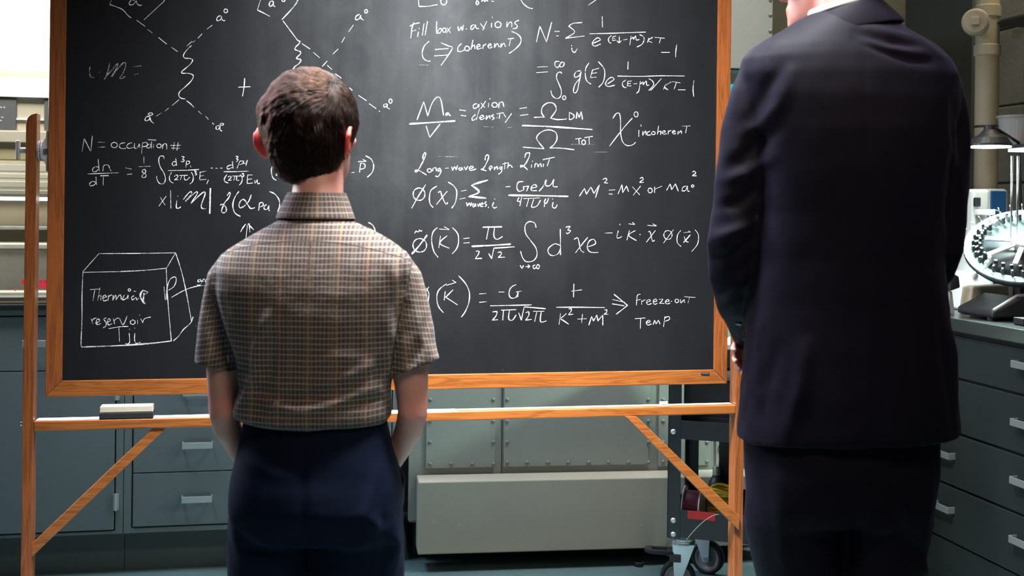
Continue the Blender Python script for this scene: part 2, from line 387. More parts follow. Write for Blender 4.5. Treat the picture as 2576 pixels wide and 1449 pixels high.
def base_unit(label, a0, a1, fronts, group):
    """fronts: list of (kind, a0, a1, z0, z1, handle a, handle z, hinge)"""
    root = empty('base_cabinet', ROOM.world((a0+a1)/2, D_CAB, 0), TH, label, 'cabinet', group)
    o = -(a0+a1)/2
    MB().box(a0+o+0.001, a1+o-0.001, 0.008, D_WALL-D_CAB-0.01, Z_TOE, Z_UND-0.002).build('carcass', M['cabdark'], root)
    fm = MB(); zs = sorted(set([f[3] for f in fronts] + [f[4] for f in fronts]))
    L, Rr = min(f[1] for f in fronts), max(f[2] for f in fronts)
    fm.box(a0+o+0.001, L+o-0.003, 0, 0.02, Z_TOE, Z_UND-0.002); fm.box(Rr+o+0.003, a1+o-0.001, 0, 0.02, Z_TOE, Z_UND-0.002)
    fm.box(L+o-0.003, Rr+o+0.003, 0, 0.02, Z_TOE, min(zs)-0.003); fm.box(L+o-0.003, Rr+o+0.003, 0, 0.02, max(zs)+0.003, Z_UND-0.002)
    fm.build('face_frame', M['cabedge'], root, 0.0015)
    MB().box(a0+o+0.001, a1+o-0.001, 0.055, 0.30, 0, Z_TOE).build('toe_kick', M['toe'], root)
    for kind, x0, x1, z0, z1, ha, hz, hinge in fronts:
        p = MB().box(x0+o+0.0015, x1+o-0.0015, -0.003, 0.016, z0+0.0015, z1-0.0015).build(kind, M['cab'], root, 0.002)
        if ha is not None: pull(p, ha+o, hz)
        if hinge:
            for hz2 in hinge:
                hm = MB(); hm.tube([(x1+o+0.003, -0.008, hz2-0.028), (x1+o+0.003, -0.008, hz2+0.028)], 0.0055, 10)
                hm.box(x1+o-0.004, x1+o+0.014, -0.005, 0.0, hz2-0.027, hz2+0.027); hm.build('hinge', M['handle'], p, 0)
    return root
aA0 = px_a(-190, 1100); aA1 = px_a(312, 1100); aB1 = px_a(640, 1100); aC1 = px_a(1005, 1100)
dz = [px_z(200, 1337), px_z(200, 932), px_z(60, 796)]
aL, aR = px_a(-150, 1100), px_a(290, 1100)
base_unit('grey metal cupboard at the far left behind the easel, drawer above one door', aA0, aA1,
    [('door', aL, aR, dz[0], dz[1], px_a(-110, 1000), dz[1]-0.10, (px_z(288, 1262), px_z(288, 985))),
     ('drawer', aL, aR, dz[1], dz[2], px_a(100, 862), px_z(100, 862), None)], 'grey metal base cabinets under the black worktop')
bL, bR = px_a(335, 1100), px_a(622, 1100)
zl = [px_z(450, 1322), px_z(450, 1187), px_z(450, 1052), px_z(450, 918), px_z(450, 793)]
hh = [px_z(497, 1252), px_z(497, 1117), px_z(497, 985), px_z(497, 860)]
base_unit('grey metal cabinet with a stack of four drawers, left of the standing boy', aA1, aB1,
    [('drawer', bL, bR, zl[i], zl[i+1], px_a(497, 1150), hh[i], None) for i in range(4)], 'grey metal base cabinets under the black worktop')
base_unit('grey metal cabinet with a stack of four drawers, hidden mostly behind the boy', aB1, aC1,
    [('drawer', px_a(662, 1100), px_a(985, 1100), zl[i], zl[i+1], px_a(824, 1150), hh[i], None) for i in range(4)], 'grey metal base cabinets under the black worktop')
aZ0 = aA0 - 0.55
base_unit('grey metal cabinet of four drawers left of the cupboard, at the edge of the picture', aZ0, aA0,
    [('drawer', aZ0+0.03, aA0-0.03, zl[i], zl[i+1], (aZ0+aA0)/2, hh[i], None) for i in range(4)], 'grey metal base cabinets under the black worktop')
def worktop_obj(name, label, mb, mat, loc=(0, 0, 0)):
    o = mb.build(name, mat, None, 0.003); o.rotation_euler = (0, 0, TH); tag(o, label, 'worktop'); return o
worktop_obj('worktop', 'black worktop on the grey cabinets behind the left easel post',
            MB().box(aZ0-0.02, aC1+0.02, D_CAB-0.025, D_WALL-0.004, Z_UND, Z_CT), M['counter'])

# ------------------------------------------------------------------ fume hood on the left worktop
HD = D_CAB + 0.03
root = empty('fume_hood', ROOM.world(-1.3, HD, Z_CT), TH, 'beige lab fume hood with a glass front behind the left easel post', 'fume hood')
def H(px, py, d=HD): a, z = rp(px, py, d); return a + 1.3, z - Z_CT
x0, x1 = -1.45, 1.1
def hz(y, px=60): return H(px, y)[1]
MB().box(x0, x1, -0.02, 0.06, 0.0, hz(733)).build('sill', M['beige'], root, 0.004)
MB().box(x0, x1, -0.024, -0.012, hz(747), hz(744)).build('sill_trim', M['offwhite'], root)
MB().box(x0, x1, 0.0, 0.02, hz(330), hz(245)).build('header_panel', M['beige'], root, 0.003)
MB().box(x0, x1, -0.012, 0.03, hz(245), hz(238)).build('header_trim', M['offwhite'], root)
MB().box(x0, x1, -0.006, 0.0, hz(302), hz(299)).build('header_trim', M['offwhite'], root)
MB().box(x0, x1, -0.02, 0.03, hz(360), hz(330)).build('sash_rail', M['beige'], root, 0.003)
MB().box(x0, x1, -0.008, 0.02, hz(404), hz(360)).build('sash_rail', M['tan'], root, 0.003)
MB().box(x0, x1, 0.008, 0.012, hz(733), hz(404)).build('sash_glass', M['glass'], root)
MB().box(x0, x1, 0.56, 0.58, 0, 0.69).build('back_panel', M['beige'], root)
MB().box(x0, x1, 0.02, 0.56, 0.68, 0.692).build('roof_panel', M['beige'], root)
for s_ in (x0, x1): MB().box(s_-0.02, s_, 0, 0.58, 0, 0.692).build('side_panel', M['beige'], root)
for i_, (ya, yb) in enumerate(((425, 404), (445, 430), (470, 452), (490, 476))):
    MB().box(x0+.01, x1-.01, 0.40-0.05*i_, 0.44-0.05*i_, H(60, ya)[1], H(60, yb)[1]).build('baffle', M['baffle'], root, 0.003)
tb = MB().tube([(x0+0.1, 0.30, H(60, 500, HD+0.3)[1]), (x1-0.1, 0.30, H(60, 500, HD+0.3)[1])], 0.006, 10).build('lamp_tube', M['lampwhite'], root, smooth=True)
MB().box(x0+.02, x1-.02, 0.48, 0.55, H(60, 566, HD+0.4)[1]-0.02, H(60, 556, HD+0.4)[1]-0.02).build('shelf', M['castmetal'], root, 0.003)
for pxa, pxb in ((-48, 42), (112, 215)):
    a0, _ = H(pxa, 290); a1, _ = H(pxb, 290)
    pl = MB().box(a0, a1, -0.007, 0.0, hz(325), hz(249)).build('placard', M['placard'], root, 0.001)
    tm = MB()
    for yy, n_ in ((271, 5), (296, 4), (304, 3)):
        for k in range(n_):
            c_ = (a0 + a1)/2 + (k - n_/2) * 0.010; tm.box(c_, c_+0.006, -0.0078, -0.007, hz(yy+3), hz(yy-1))
    tm.build('placard_lettering', M['whiteink'], pl)['kind'] = 'stuff'
# red warning label on the glass
def rl(px, py): return H(px, py)
m = MB(); a0, z0 = rl(36, 741); a1, z1 = rl(140, 727); e = 0.003
for bx in ((a0, a1, z0, z0+e), (a0, a0+e, z0, z1), (a1-e, a1, z0, z1)): m.box(bx[0], bx[1], 0.006, 0.0075, bx[2], bx[3])
for k in range(7):
    xa = rl(53 + k*11, 715)[0]; m.box(xa, xa+0.011, 0.006, 0.0075, rl(60, 716)[1], rl(60, 704)[1])
for k in range(9):
    xa = rl(60 + k*8, 720)[0]; m.box(xa, xa+0.009, 0.006, 0.0075, rl(60, 725)[1], rl(60, 717)[1])
m.build('warning_label', M['redink'], root)
root2 = empty('storage_box', ROOM.world(rp(66, 700, HD+0.32)[0], HD+0.32, Z_CT), TH, 'pale blurred box standing inside the fume hood', 'box')
MB().box(-0.12, 0.12, -0.08, 0.08, 0, 0.17).build('box_body', M['castmetal'], root2, 0.006); MB().box(-0.125, 0.125, -0.085, 0.085, 0.17, 0.19).build('lid', M['offwhite'], root2, 0.004)
pl_ = bpy.data.lights.new('hood_lamp', 'AREA'); pl_.shape = 'RECTANGLE'; pl_.size = 1.6; pl_.size_y = 0.1; pl_.energy = 15; pl_.color = (1.0, 0.93, 0.82)
po = bpy.data.objects.new('hood_lamp', pl_); COL.objects.link(po); po.location = ROOM.world(-1.4, HD+0.17, Z_CT+0.66); po.rotation_euler = (0, 0, TH)

# ------------------------------------------------------------------ grey riveted machine
MF = Frame(-0.345, 4.155, math.atan(0.14))
root = empty('riveted_machine', MF.world(0, 0), MF.ang, 'large grey riveted machine standing behind the chalkboard, cream plinth below', 'machine')
def mp(px, py, d=0.0): return MF.pix(px, py, d)
W = mp(1945, 90)[0]; zc = mp(1300, 1194)[1]
zbay0, zbay1 = 0.95, mp(1890, 172)[1]
aBay = mp(1655, 400)[0]
MB().box(0, W, 0.02, 0.58, 0.14, zbay0).build('cabinet_body', M['machine_edge'], root, 0.004)
up_ = MB(); up_.box(0, aBay, 0.02, 0.58, zbay0, 2.25); up_.box(aBay, W, 0.02, 0.58, zbay1, 2.25); up_.box(aBay, W, 0.30, 0.58, zbay0, zbay1)
up_.build('upper_body', M['machine_edge'], root, 0.004)
MB().box(0.02, W-0.02, 0.08, 0.5, 0, 0.14).build('toe_kick', M['cabdark'], root)
MB().box(-0.004, mp(1262, 1100)[0], 0.004, 0.02, 0.15, 2.25).build('front_sheet', M['machine_edge'], root, 0.002)
MB().box(mp(1262, 1100)[0]+.002, W, 0.004, 0.02, 0.15, zbay0).build('front_sheet', M['machine_edge'], root, 0.002)
def panel(x0, x1, y0, y1, rivs, mat='machine', d0=-0.004):
    a0, z0 = mp(x0, y1); a1, z1 = mp(x1, y0)
    p = MB().box(a0, a1, d0, 0.004, z0, z1).build('panel', M[mat], root, 0.0015)
    me = None
    for (rx, ry) in rivs:
        a, z = mp(rx, ry)
        if me is None:
            me = MB().lathe([(0.0075, 0.0), (0.0072, -0.002), (0.0058, -0.0045), (0.003, -0.0058), (0.0004, -0.0062)], 12, axis='y').mesh('rivet'); me.materials.append(M['rivet'])
            me.polygons.foreach_set('use_smooth', [True]*len(me.polygons))
        r_ = bpy.data.objects.new('rivet', me); COL.objects.link(r_); r_.parent = p; r_.location = (a, d0+0.0008, z)
    return p
ys = (740, 794, 847, 900, 953, 1005, 1059, 1112)
panel(1071, 1250, 700, 1178, [(x, y) for y in ys for x in (1082, 1241)] + [(x, 1167) for x in (1082, 1135, 1188, 1241)])
panel(1266, 1636, 700, 1174, [(x, y) for y in ys for x in (1276, 1631)] + [(x, 1163) for x in (1276, 1326, 1378, 1429, 1480, 1530, 1580, 1631)])
panel(1655, 1790, 700, 1172, [(x, y) for y in ys for x in (1668, 1778)] + [(x, 1161) for x in (1668, 1705, 1742, 1778)])
panel(1800, 1940, 860, 1170, [(1812, 1160), (1870, 1158), (1928, 1156)])
panel(1740, 1944, -70, 169, [(1937, y) for y in (-40, 0, 38, 78, 120, 158)] + [(x, -55) for x in (1760, 1800, 1850, 1900)], d0=-0.004)
MB().box(aBay, W, 0.0, 0.02, zbay1-0.006, mp(1890, 168)[1]).build('shadow_trim', M['cabdark'], root)  # dark strip along the lower edge of the upper panel
MB().box(aBay, W, 0.28, 0.30, zbay0, zbay1-0.01).build('bay_panel', M['cream'], root)
# dial plate low on the machine, seen through the cart
a, z = mp(1822, 1124); dl = MB().lathe([(0.022, 0.0), (0.022, -0.006), (0.016, -0.012), (0.001, -0.012)], 24, (a, -0.004, z), 'y').build('dial', M['black'], root, smooth=False)
a0, z0 = mp(1826, 272, 0.20); a1, z1 = mp(1925, 214, 0.20)
sb = MB().box(a0-0.02, a1+0.02, 0.20, 0.28, z0-0.02, z1+0.06).build('display_box', M['cream'], root, 0.004)
MB().box(a0, a1, 0.196, 0.201, z0, z1).build('display_screen', M['screen'], sb)
# cream plinth box
a0 = mp(1052, 1300, -0.11)[0]; a1 = W
zt = mp(1300, 1208, -0.11)[1]; zb = mp(1051, 1396, -0.11)[1]
MB().box(a0, a1, -0.11, 0.0, zb, zt).build('plinth_box', M['cream'], root, 0.004)
for (x, y) in ((1092, 1314), (1155, 1323), (1511, 1303), (1614, 1322)):
    a, z = mp(x, y, -0.11); MB().lathe([(0.003, 0.002), (0.003, -0.0006), (0.001, -0.001)], 8, (a, -0.11, z), 'y').build('dent_mark', M['castmetal'], root)

# ------------------------------------------------------------------ black rolling cart
KF = Frame(at(1678, 1300, 3.80).x, 3.80, -R(18))
root = empty('utility_cart', KF.world(0, 0), KF.ang, 'black metal utility cart on casters behind the right easel post', 'cart')
def kp(px, py, d=0.0): return KF.pix(px, py, d)
KW, KD = 0.62, 0.36
zb = kp(1690, 1354)[1]; zl_ = kp(1720, 1283)[1]; zm0 = kp(1720, 1105)[1]; zm1 = kp(1720, 1055)[1]; zt = kp(1700, 870)[1]
for (x, d) in ((0, 0), (KW-0.042, 0), (0, KD-0.004), (KW-0.042, KD-0.004)):
    lm = MB(); lm.box(x, x+0.042, d, d+0.004, zb, zt)
    xx = x if x == 0 else x+0.038
    lm.box(xx, xx+0.004, d if d == 0 else d-0.036, d+0.04 if d == 0 else d, zb, zt); leg = lm.build('leg', M['black'], root, 0.001)
    if d == 0 and x == 0:
        for py in (1086, 1309, 1344):
            a, z = kp(1694, py); b_ = MB().lathe([(0.009, 0), (0.0088, -0.003), (0.006, -0.006), (0.001, -0.007)], 16, (a, 0, z), 'y')
            b_.build('bolt', M['zinc'], leg, smooth=True)
def shelf(z0, z1, zf):
    sm = MB(); sm.box(0.004, KW-0.004, 0.006, KD-0.006, z0, z0+0.004)
    sm.box(0.042, KW-0.042, 0.0, 0.004, z0, zf); sm.box(0.042, KW-0.042, KD-0.008, KD-0.004, z0, zf)
    sm.box(0.006, 0.010, 0.01, KD-0.01, z0, zf); sm.box(KW-0.010, KW-0.006, 0.01, KD-0.01, z0, zf)
    return sm.build('shelf', M['black'], root, 0.001)
shelf(zb+0.004, 0, zl_); shelf(zm0, 0, zm1-0.004); shelf(zt-0.06, 0, zt-0.004)
MB().box(0.12, 0.17, 0.30, 0.34, zb+0.03, zm0).build('upright', M['black'], root)
rt_ = MB().box(*[v_ for v_ in (kp(1730, 1290)[0], kp(1800, 1290)[0])], -0.0015, 0.0, kp(1760, 1307)[1], kp(1760, 1287)[1]).build('tape_strip', M['red'], root)
tag(rt_, 'dark red tape strip')
a0, z0 = kp(1808, 1294, -0.01); a1, z1 = kp(1724, 1362, -0.01)
pts = [(a0+(a1-a0)*t_, -0.008, z0+(z1-z0)*(t_**1.6)) for t_ in np.linspace(0, 1, 10)]
MB().tube(pts, 0.0011, 6).build('loose_wire', M['wire'], root, smooth=True)
def caster(name, a, d, yaw, brake, H_=0.165):
    c = empty(name, (0, 0, 0)); c.parent = root; c.location = (a, d, 0); c.rotation_euler = (0, 0, yaw)
    r_ = 0.057
    def sub(nm, mb, mat, **kw): return mb.build(nm, mat, c, **kw)
    sub('mount_plate', MB().box(-0.045, 0.045, -0.04, 0.04, H_-0.005, H_), M['zinc'], bevel=0.001)
    sub('swivel', MB().lathe([(0.022, H_-0.005), (0.034, H_-0.010), (0.036, H_-0.020), (0.030, H_-0.024), (0.030, H_-0.030), (0.034, H_-0.034)], 24), M['steel'], smooth=True)
    wx = -0.018 if brake else 0.020                                              # wheel offset along local x (trail), axle along y
    fk = MB()
    for s_ in (-1, 1):
        y_ = s_*0.024
        fk.prism([(wx-0.010, r_-0.012), (wx+0.010, r_-0.012), (0.036, H_-0.030), (-0.036, H_-0.030)], y_-0.0015, y_+0.0015)
    fk.prism_z([(-0.036, -0.0255), (0.036, -0.0255), (0.036, 0.0255), (-0.036, 0.0255)], H_-0.034, H_-0.030)
    sub('fork', fk, M['zinc'], bevel=0.001)
    sub('tyre', MB().lathe([(r_-0.014, -0.015), (r_-0.003, -0.015), (r_, -0.010), (r_, 0.010), (r_-0.003, 0.015), (r_-0.014, 0.015)], 36, (wx, 0, r_), 'y', closed=True), M['rubber'], smooth=True)
    sub('hub', MB().lathe([(0.008, -0.019), (0.012, -0.017), (0.014, -0.010), (0.030, -0.008), (0.038, -0.013), (r_-0.013, -0.014), (r_-0.013, 0.014), (0.030, 0.008), (0.008, 0.019)], 36, (wx, 0, r_), 'y'), M['wheelgrey'], smooth=False)
    sub('axle_bolt', MB().lathe([(0.007, -0.031), (0.007, -0.026), (0.004, -0.026), (0.004, 0.031), (0.007, 0.031)], 6, (wx, 0, r_), 'y'), M['steel'])
    if brake:
        p_ = MB(); p_.prism_z([(-0.030, -0.026), (-0.085, -0.026), (-0.118, -0.020), (-0.112, -0.012), (-0.085, -0.016), (-0.030, -0.016)][::-1], 0.132, 0.148); p_.prism_z([(-0.030, 0.026), (-0.085, 0.026), (-0.118, 0.020), (-0.112, 0.012), (-0.085, 0.016), (-0.030, 0.016)], 0.132, 0.148); p_.prism_z([(-0.100, -0.022), (-0.122, -0.016), (-0.128, 0), (-0.122, 0.016), (-0.100, 0.022)][::-1], 0.134, 0.150); p_.box(-0.055, -0.028, -0.026, 0.026, 0.128, 0.146)
        sub('brake_pedal', p_, M['rubber'], bevel=0.004)
        p2 = MB().box(-0.045, -0.008, -0.029, 0.029, 0.112, 0.138); sub('brake_shoe', p2, M['black'], bevel=0.002)
    return c
cs = kp(1702, 1400, 0.05)[0]
caster('caster', 0.042, 0.075, R(8), True, zb)
caster('caster', 0.062, 0.335, R(-10), False, zb)
caster('caster', KW-0.06, 0.05, R(35), False, zb)
caster('caster', KW-0.06, KD-0.05, R(-60), False, zb)
# things on the cart
def on_cart(name, label, cat, a, d, z, rz=0): 
    return empty(name, KF.world(a, d, z), KF.ang+rz, label, cat)
zsh = zb + 0.008
r1 = on_cart('tape_reel', 'dark magenta reel with pale flanges, lying at left on the lower cart shelf', 'reel', 0.070, 0.05, zsh)
zr = 0.072; rr = 0.072
MB().lathe([(0.058, -0.026), (0.058, 0.026)], 28, (0, 0.03, zr), 'x').build('winding', M['magenta'], r1, smooth=False)
for s_ in (-1, 1): MB().lathe([(rr, s_*0.027-0.0015), (rr, s_*0.027+0.0015)], 32, (0, 0.03, zr), 'x').build('flange', M['castmetal'], r1)
r1 = on_cart('cable_coil', 'yellow coiled cable on the lower cart shelf, behind the wooden brace', 'cable', 0.162, 0.14, zsh)
m = MB()
for k in range(15):
    rad = 0.050 - 0.003*(k % 3); zz = 0.012 + 0.0085*k
    n_ = 24; pts = [(rad*math.cos(6.283*i/n_), rad*math.sin(6.283*i/n_), zz + 0.003*math.sin(3*6.283*i/n_+k)) for i in range(n_+1)]
    m.tube(pts, 0.0055, 8)
m.build('coil', M['yellow'], r1, smooth=True)
MB().lathe([(0.060, 0.0), (0.066, 0.010), (0.058, 0.012)], 24, (0, 0, 0)).build('dish', M['castmetal'], r1)
r1 = on_cart('spray_bottle', 'dark bottle with a chrome cap on the lower cart shelf', 'bottle', 0.115, 0.285, zsh)
h_ = kp(1765, 1170, 0.285)[1] - zsh
MB().lathe([(0.03, 0), (0.032, 0.01), (0.032, h_-0.08), (0.024, h_-0.05), (0.013, h_-0.03)], 24).build('bottle_body', M['black'], r1, smooth=True)
MB().lathe([(0.012, h_-0.03), (0.014, h_-0.028), (0.014, h_-0.004), (0.010, h_)], 20).build('cap', M['steel'], r1)
# instruments stacked on the cart top / middle shelf
zs2 = zm0 + 0.004
r1 = on_cart('power_supply', 'black instrument case on the middle cart shelf behind the easel ledge', 'instrument', 0.30, 0.16, zs2)
a_ = kp(1719, 980, 0.03)[0]-0.30; ztop = kp(1760, 958, 0.03)[1]-zs2
MB().box(a_, 0.27, -0.12, 0.14, 0.0, ztop*0.985).build('case', M['black'], r1, 0.004)
MB().box(a_+0.01, 0.26, -0.124, -0.12, 0.01, ztop*0.36).build('front_lip', M['cabdark'], r1, 0.002)
for k, (y0, y1) in enumerate(((930, 958), (864, 888))):
    z0 = kp(1800, y1, 0.06)[1]; z1 = kp(1800, y0, 0.06)[1]
    nm = ['slim cream instrument case lying on the black case behind the easel post', 'upper slim cream instrument case above the black one behind the easel post'][k]
    prev = zs2 + ztop*0.985 if k == 0 else kp(1800, 930, 0.06)[1]
    r1 = on_cart('instrument_case', nm, 'instrument', 0.30, 0.16, prev)
    if z0 - prev > 0.003: MB().box(-0.14, 0.24, -0.09, 0.12, 0, z0-prev).build('chassis', M['black'], r1, 0.002)
    MB().box(-0.15, 0.25, -0.10, 0.13, max(z0-prev, 0), z1-prev).build('case', M['offwhite'], r1, 0.003)
# small cap on the floor
p = at(1607, 1424, 3.98); p.z = 0
yb = 1.25/ -ray(1607, 1424)[1]; p = Vector((ray(1607, 1424)[0]*yb, yb, 0))
r1 = empty('bottle_cap', p, 0, 'small black cap lying on the floor left of the cart caster', 'cap')
MB().lathe([(0.016, 0), (0.017, 0.002), (0.017, 0.014), (0.015, 0.016), (0.013, 0.016), (0.013, 0.004)], 24).build('cap_shell', M['rubber'], r1)

# ------------------------------------------------------------------ right hand cabinets and worktop
GF = Frame(ROOM.world(R_CAB, 4.2).x, ROOM.world(R_CAB, 4.2).y, TH - math.pi/2)   # local x runs towards the camera, local y into the cabinet
def gp(px, py, d=0.0): return GF.pix(px, py, d)
GL = 2.2; zu = 0.868
zr_ = [gp(2490, y)[1] for y in (1412, 1262, 1118, 973, 838)]
zr_[4] = min(zr_[4], zu - 0.012)
a_mid = [gp(2310, 1200)[0], gp(2576+150, 1200)[0]]
ah1, ah2 = gp(2398, 1100)[0]-0.03, gp(2562, 1100)[0]+0.05
units = [(0.02, 0.02+0.0)]
edges = [0.0, 1.16, GL]
for k in range(2):
    e0, e1 = edges[k], edges[k+1]
    rt2 = empty('drawer_cabinet', GF.world((e0+e1)/2, 0), GF.ang,
                ['dark grey-green cabinet of four wide drawers under the right worktop', 'dark grey-green drawer cabinet nearest the camera at the right edge'][k], 'cabinet', 'dark drawer cabinets on the right')
    oc = -(e0+e1)/2
    MB().box(e0+oc+.001, e1+oc-.001, 0.01, 0.6, 0.10, zu-.002).build('carcass', M['cabdark'], rt2)
    fm = MB(); fm.box(e0+oc, e0+oc+0.02, 0, 0.02, 0.10, zu-.002); fm.box(e1+oc-0.02, e1+oc, 0, 0.02, 0.10, zu-.002)
    fm.box(e0+oc, e1+oc, 0.0, 0.02, zr_[4]+.003, zu-.002); fm.box(e0+oc, e1+oc, 0, 0.02, 0.10, zr_[0]-.003); fm.build('face_frame', M['cabteal'], rt2, 0.001)
    MB().box(e0+oc, e1+oc, 0.06, 0.4, 0, 0.10).build('toe_kick', M['toe'], rt2)
    for i in range(4):
        dp = MB().box(e0+oc+0.022, e1+oc-0.022, -0.004, 0.016, zr_[i]+0.004, zr_[i+1]-0.004).build('drawer', M['cabteal'], rt2, 0.002)
        zh = gp(2562, (1355, 1206, 1060, 914)[i])[1]
        for ah in ((ah1, ah2) if k == 0 else (1.32, 1.9)):
            m = MB(); w = 0.10
            m.box(ah+oc-w/2, ah+oc+w/2, -0.030, -0.026, zh-0.011, zh+0.011)
            m.box(ah+oc-w/2, ah+oc-w/2+0.004, -0.028, -0.003, zh-0.011, zh+0.011); m.box(ah+oc+w/2-0.004, ah+oc+w/2, -0.028, -0.003, zh-0.011, zh+0.011)
            m.build('handle', M['handle2'], dp, 0.0015)
o = MB().box(-0.64, GL, -0.025, 0.60, zu, Z_CT).build('worktop', M['counter'], None, 0.003)
o.location = GF.world(0, 0); o.rotation_euler = (0, 0, GF.ang); tag(o, 'black worktop carrying the lamp and lab instruments on the right', 'worktop')

# duct riser, pipe, shelf on the right wall
def R_at(px, py, r):
    """point on the plane a = r of the room frame"""
    a, b = ray(px, py); k = r / (a * math.cos(TH) + math.sin(TH)); X, Y = a*k, k
    return (-X*math.sin(TH) + Y*math.cos(TH), EYE + b*k)      # (d, z)
d_c = R_at(2452, 300, 2.755)[0]
o = MB().box(2.74, R_WALL-0.019, d_c, D_WALL-0.003, 0.92, 3.0).build('duct_riser', M['duct'], None, 0.004)
o.rotation_euler = (0, 0, TH); tag(o, 'dark grey boxed duct riser in the corner behind the pipe', 'duct')
prt = at(2482, 250, 4.42); rr = 28.5/FPX*4.42
root = empty('drain_pipe', (prt.x, prt.y, 0), TH, 'beige painted vertical pipe with couplings and a round capped branch', 'pipe')
MB().tube([(0, 0, 0.915), (0, 0, 3.0)], rr, 32).build('pipe_run', M['pipe'], root, smooth=True)
def zz(y): return at(2482, y, 4.42).z
for y0, y1, k in ((45, 14, 1.13), (142, 113, 1.13)):
    MB().lathe([(rr, zz(y0)), (rr*k, zz(y0)+.003), (rr*k, zz(y1)-.003), (rr, zz(y1))], 32).build('coupling', M['pipe'], root, smooth=False)
MB().lathe([(rr*1.02, zz(322)), (rr*1.04, zz(321)), (rr*1.04, zz(317)), (rr*1.02, zz(316))], 32).build('clamp_band', M['black'], root)
cp = at(2455, 62, 4.36); cp = Vector((cp.x-prt.x, cp.y-prt.y, cp.z)); cpl = Matrix.Rotation(-TH, 4, 'Z') @ cp
b = MB().lathe([(0.047, -0.03), (0.047, -0.075), (0.043, -0.080), (0.040, -0.078), (0.040, -0.084), (0.001, -0.084)], 32, (0, 0, 0), 'y')
b.lathe([(0.030, 0.03), (0.030, -0.04)], 24, (0, 0, 0), 'y'); b.box(-0.014, 0.014, -0.100, -0.082, -0.014, 0.014)
b.mat(Matrix.Rotation(R(-34), 4, 'Z')); b.mat(Matrix.Translation(cpl))
b.build('branch_cap', M['pipe'], root, smooth=False, bevel=0.002)
# high bracket
d0, z0 = R_at(2500, 66, 2.70); d1, z1 = R_at(2576, 52, 2.70)
root = empty('wall_bracket', ROOM.world(2.70, d0, z0), TH, 'dark steel bracket arm high on the block wall beside the pipe', 'bracket')
MB().box(-0.015, 0.015, -0.9, 0.0, -0.012, 0.016).build('arm', M['duct'], root, 0.002)
MB().box(-0.10, 0.078, -0.9, -0.12, -0.020, -0.012).build('plate', M['black'], root, 0.002)
# shelf
d0, z0 = R_at(2480, 377, 2.55)
zsf = z0
root = empty('wall_shelf', ROOM.world(2.60, 3.4, zsf), TH, 'thin dark shelf on the block wall above the lit instruments', 'shelf')
MB().box(-0.17, 0.175, -0.8, 0.28, -0.012, 0.0).build('board', M['black'], root, 0.002)
MB().box(-0.16, -0.10, -0.8, 0.235, -0.022, -0.013).build('light_strip', M['lampwhite'], root)
dt = R_at(2560, 330, 2.60)[0]
root = empty('plastic_tub', ROOM.world(2.60, dt, zsf+0.002), TH, 'translucent plastic tub with reddish contents on the thin wall shelf', 'tub')
hh_ = 0.115
MB().lathe([(0.055, 0.0), (0.067, hh_-0.01), (0.072, hh_-0.008), (0.072, hh_), (0.066, hh_), (0.053, 0.004), (0.001, 0.004)], 32).build('tub_wall', M['tub'], root, smooth=False)
MB().ball((0.0, -0.015, 0.030), 0.045, 0.040, 0.028).build('contents', plain('reddish_contents', (0.35, 0.12, 0.09), 0.6), root, smooth=True)
# hood lamp
cl = at(2490, 368, 3.95)
root = empty('desk_lamp', (cl.x, cl.y, Z_CT), TH, 'black dish-shaped work lamp glowing white over the instruments', 'lamp')
zl2 = cl.z - Z_CT
MB().lathe([(0.072, zl2), (0.070, zl2+0.008), (0.055, zl2+0.028), (0.034, zl2+0.040), (0.020, zl2+0.055), (0.018, zl2+0.07), (0.001, zl2+0.07)], 32).build('lamp_shade', M['black'], root, smooth=False)
MB().lathe([(0.066, zl2-0.004), (0.066, zl2+0.002)], 32).build('lamp_glow', M['lampcool'], root)
MB().tube([(0.02, 0.0, zl2+0.06), (0.16, 0.08, zl2+0.02), (0.22, 0.14, 0.20), (0.22, 0.14, 0.02)], 0.006, 10).build('lamp_arm', M['black'], root, smooth=True)
MB().lathe([(0.05, 0.002), (0.05, 0.018), (0.02, 0.025), (0.001, 0.025)], 28, (0.22, 0.14, 0)).build('lamp_base', M['black'], root)
ld = bpy.data.lights.new('desk_lamp_light', 'SPOT'); ld.energy = 75; ld.color = (0.78, 1.0, 0.96); ld.shadow_soft_size = 0.05; ld.spot_size = R(105); ld.spot_blend = 0.6
lo = bpy.data.objects.new('desk_lamp_light', ld); COL.objects.link(lo); lo.location = (cl.x, cl.y, cl.z - 0.03)
lo.rotation_euler = (Vector((1.56, 3.82, 1.0)) - lo.location).to_track_quat('-Z', 'Y').to_euler()

# instruments on the right worktop
def bench(px, py_base, Y): 
    p_ = at(px, py_base, Y); return p_
def onb(name, label, cat, px, Y, rz=0.0):
    a, b = ray(px, 500); return empty(name, (a*Y, Y, Z_CT+0.001), rz, label, cat)
Yw = 4.14
root = onb('white_instrument', 'tall white lab instrument with a rounded top beside the man\'s elbow', 'instrument', 2462, Yw, TH)
def dz_(y, Y=Yw, px=2462): return at(px, y, Y).z - Z_CT - 0.001
s1 = Yw/FPX
MB().box(-25*s1, 22*s1, -0.02, 0.08, 0.02, dz_(476)).build('column', M['offwhite'], root, 0.010)
MB().prism([(-48*s1, 0), (22*s1, 0), (22*s1, dz_(640)), (-5*s1, dz_(668)), (-40*s1, dz_(695))], -0.05, 0.10).build('body', M['offwhite'], root, 0.008)
MB().box(-25*s1, -9*s1, -0.034, -0.02, dz_(520), dz_(497)).build('eyepiece', M['black'], root, 0.003)
MB().box(-22*s1, 0, -0.10, -0.02, dz_(542), dz_(527)).build('arm', M['offwhite'], root, 0.004)
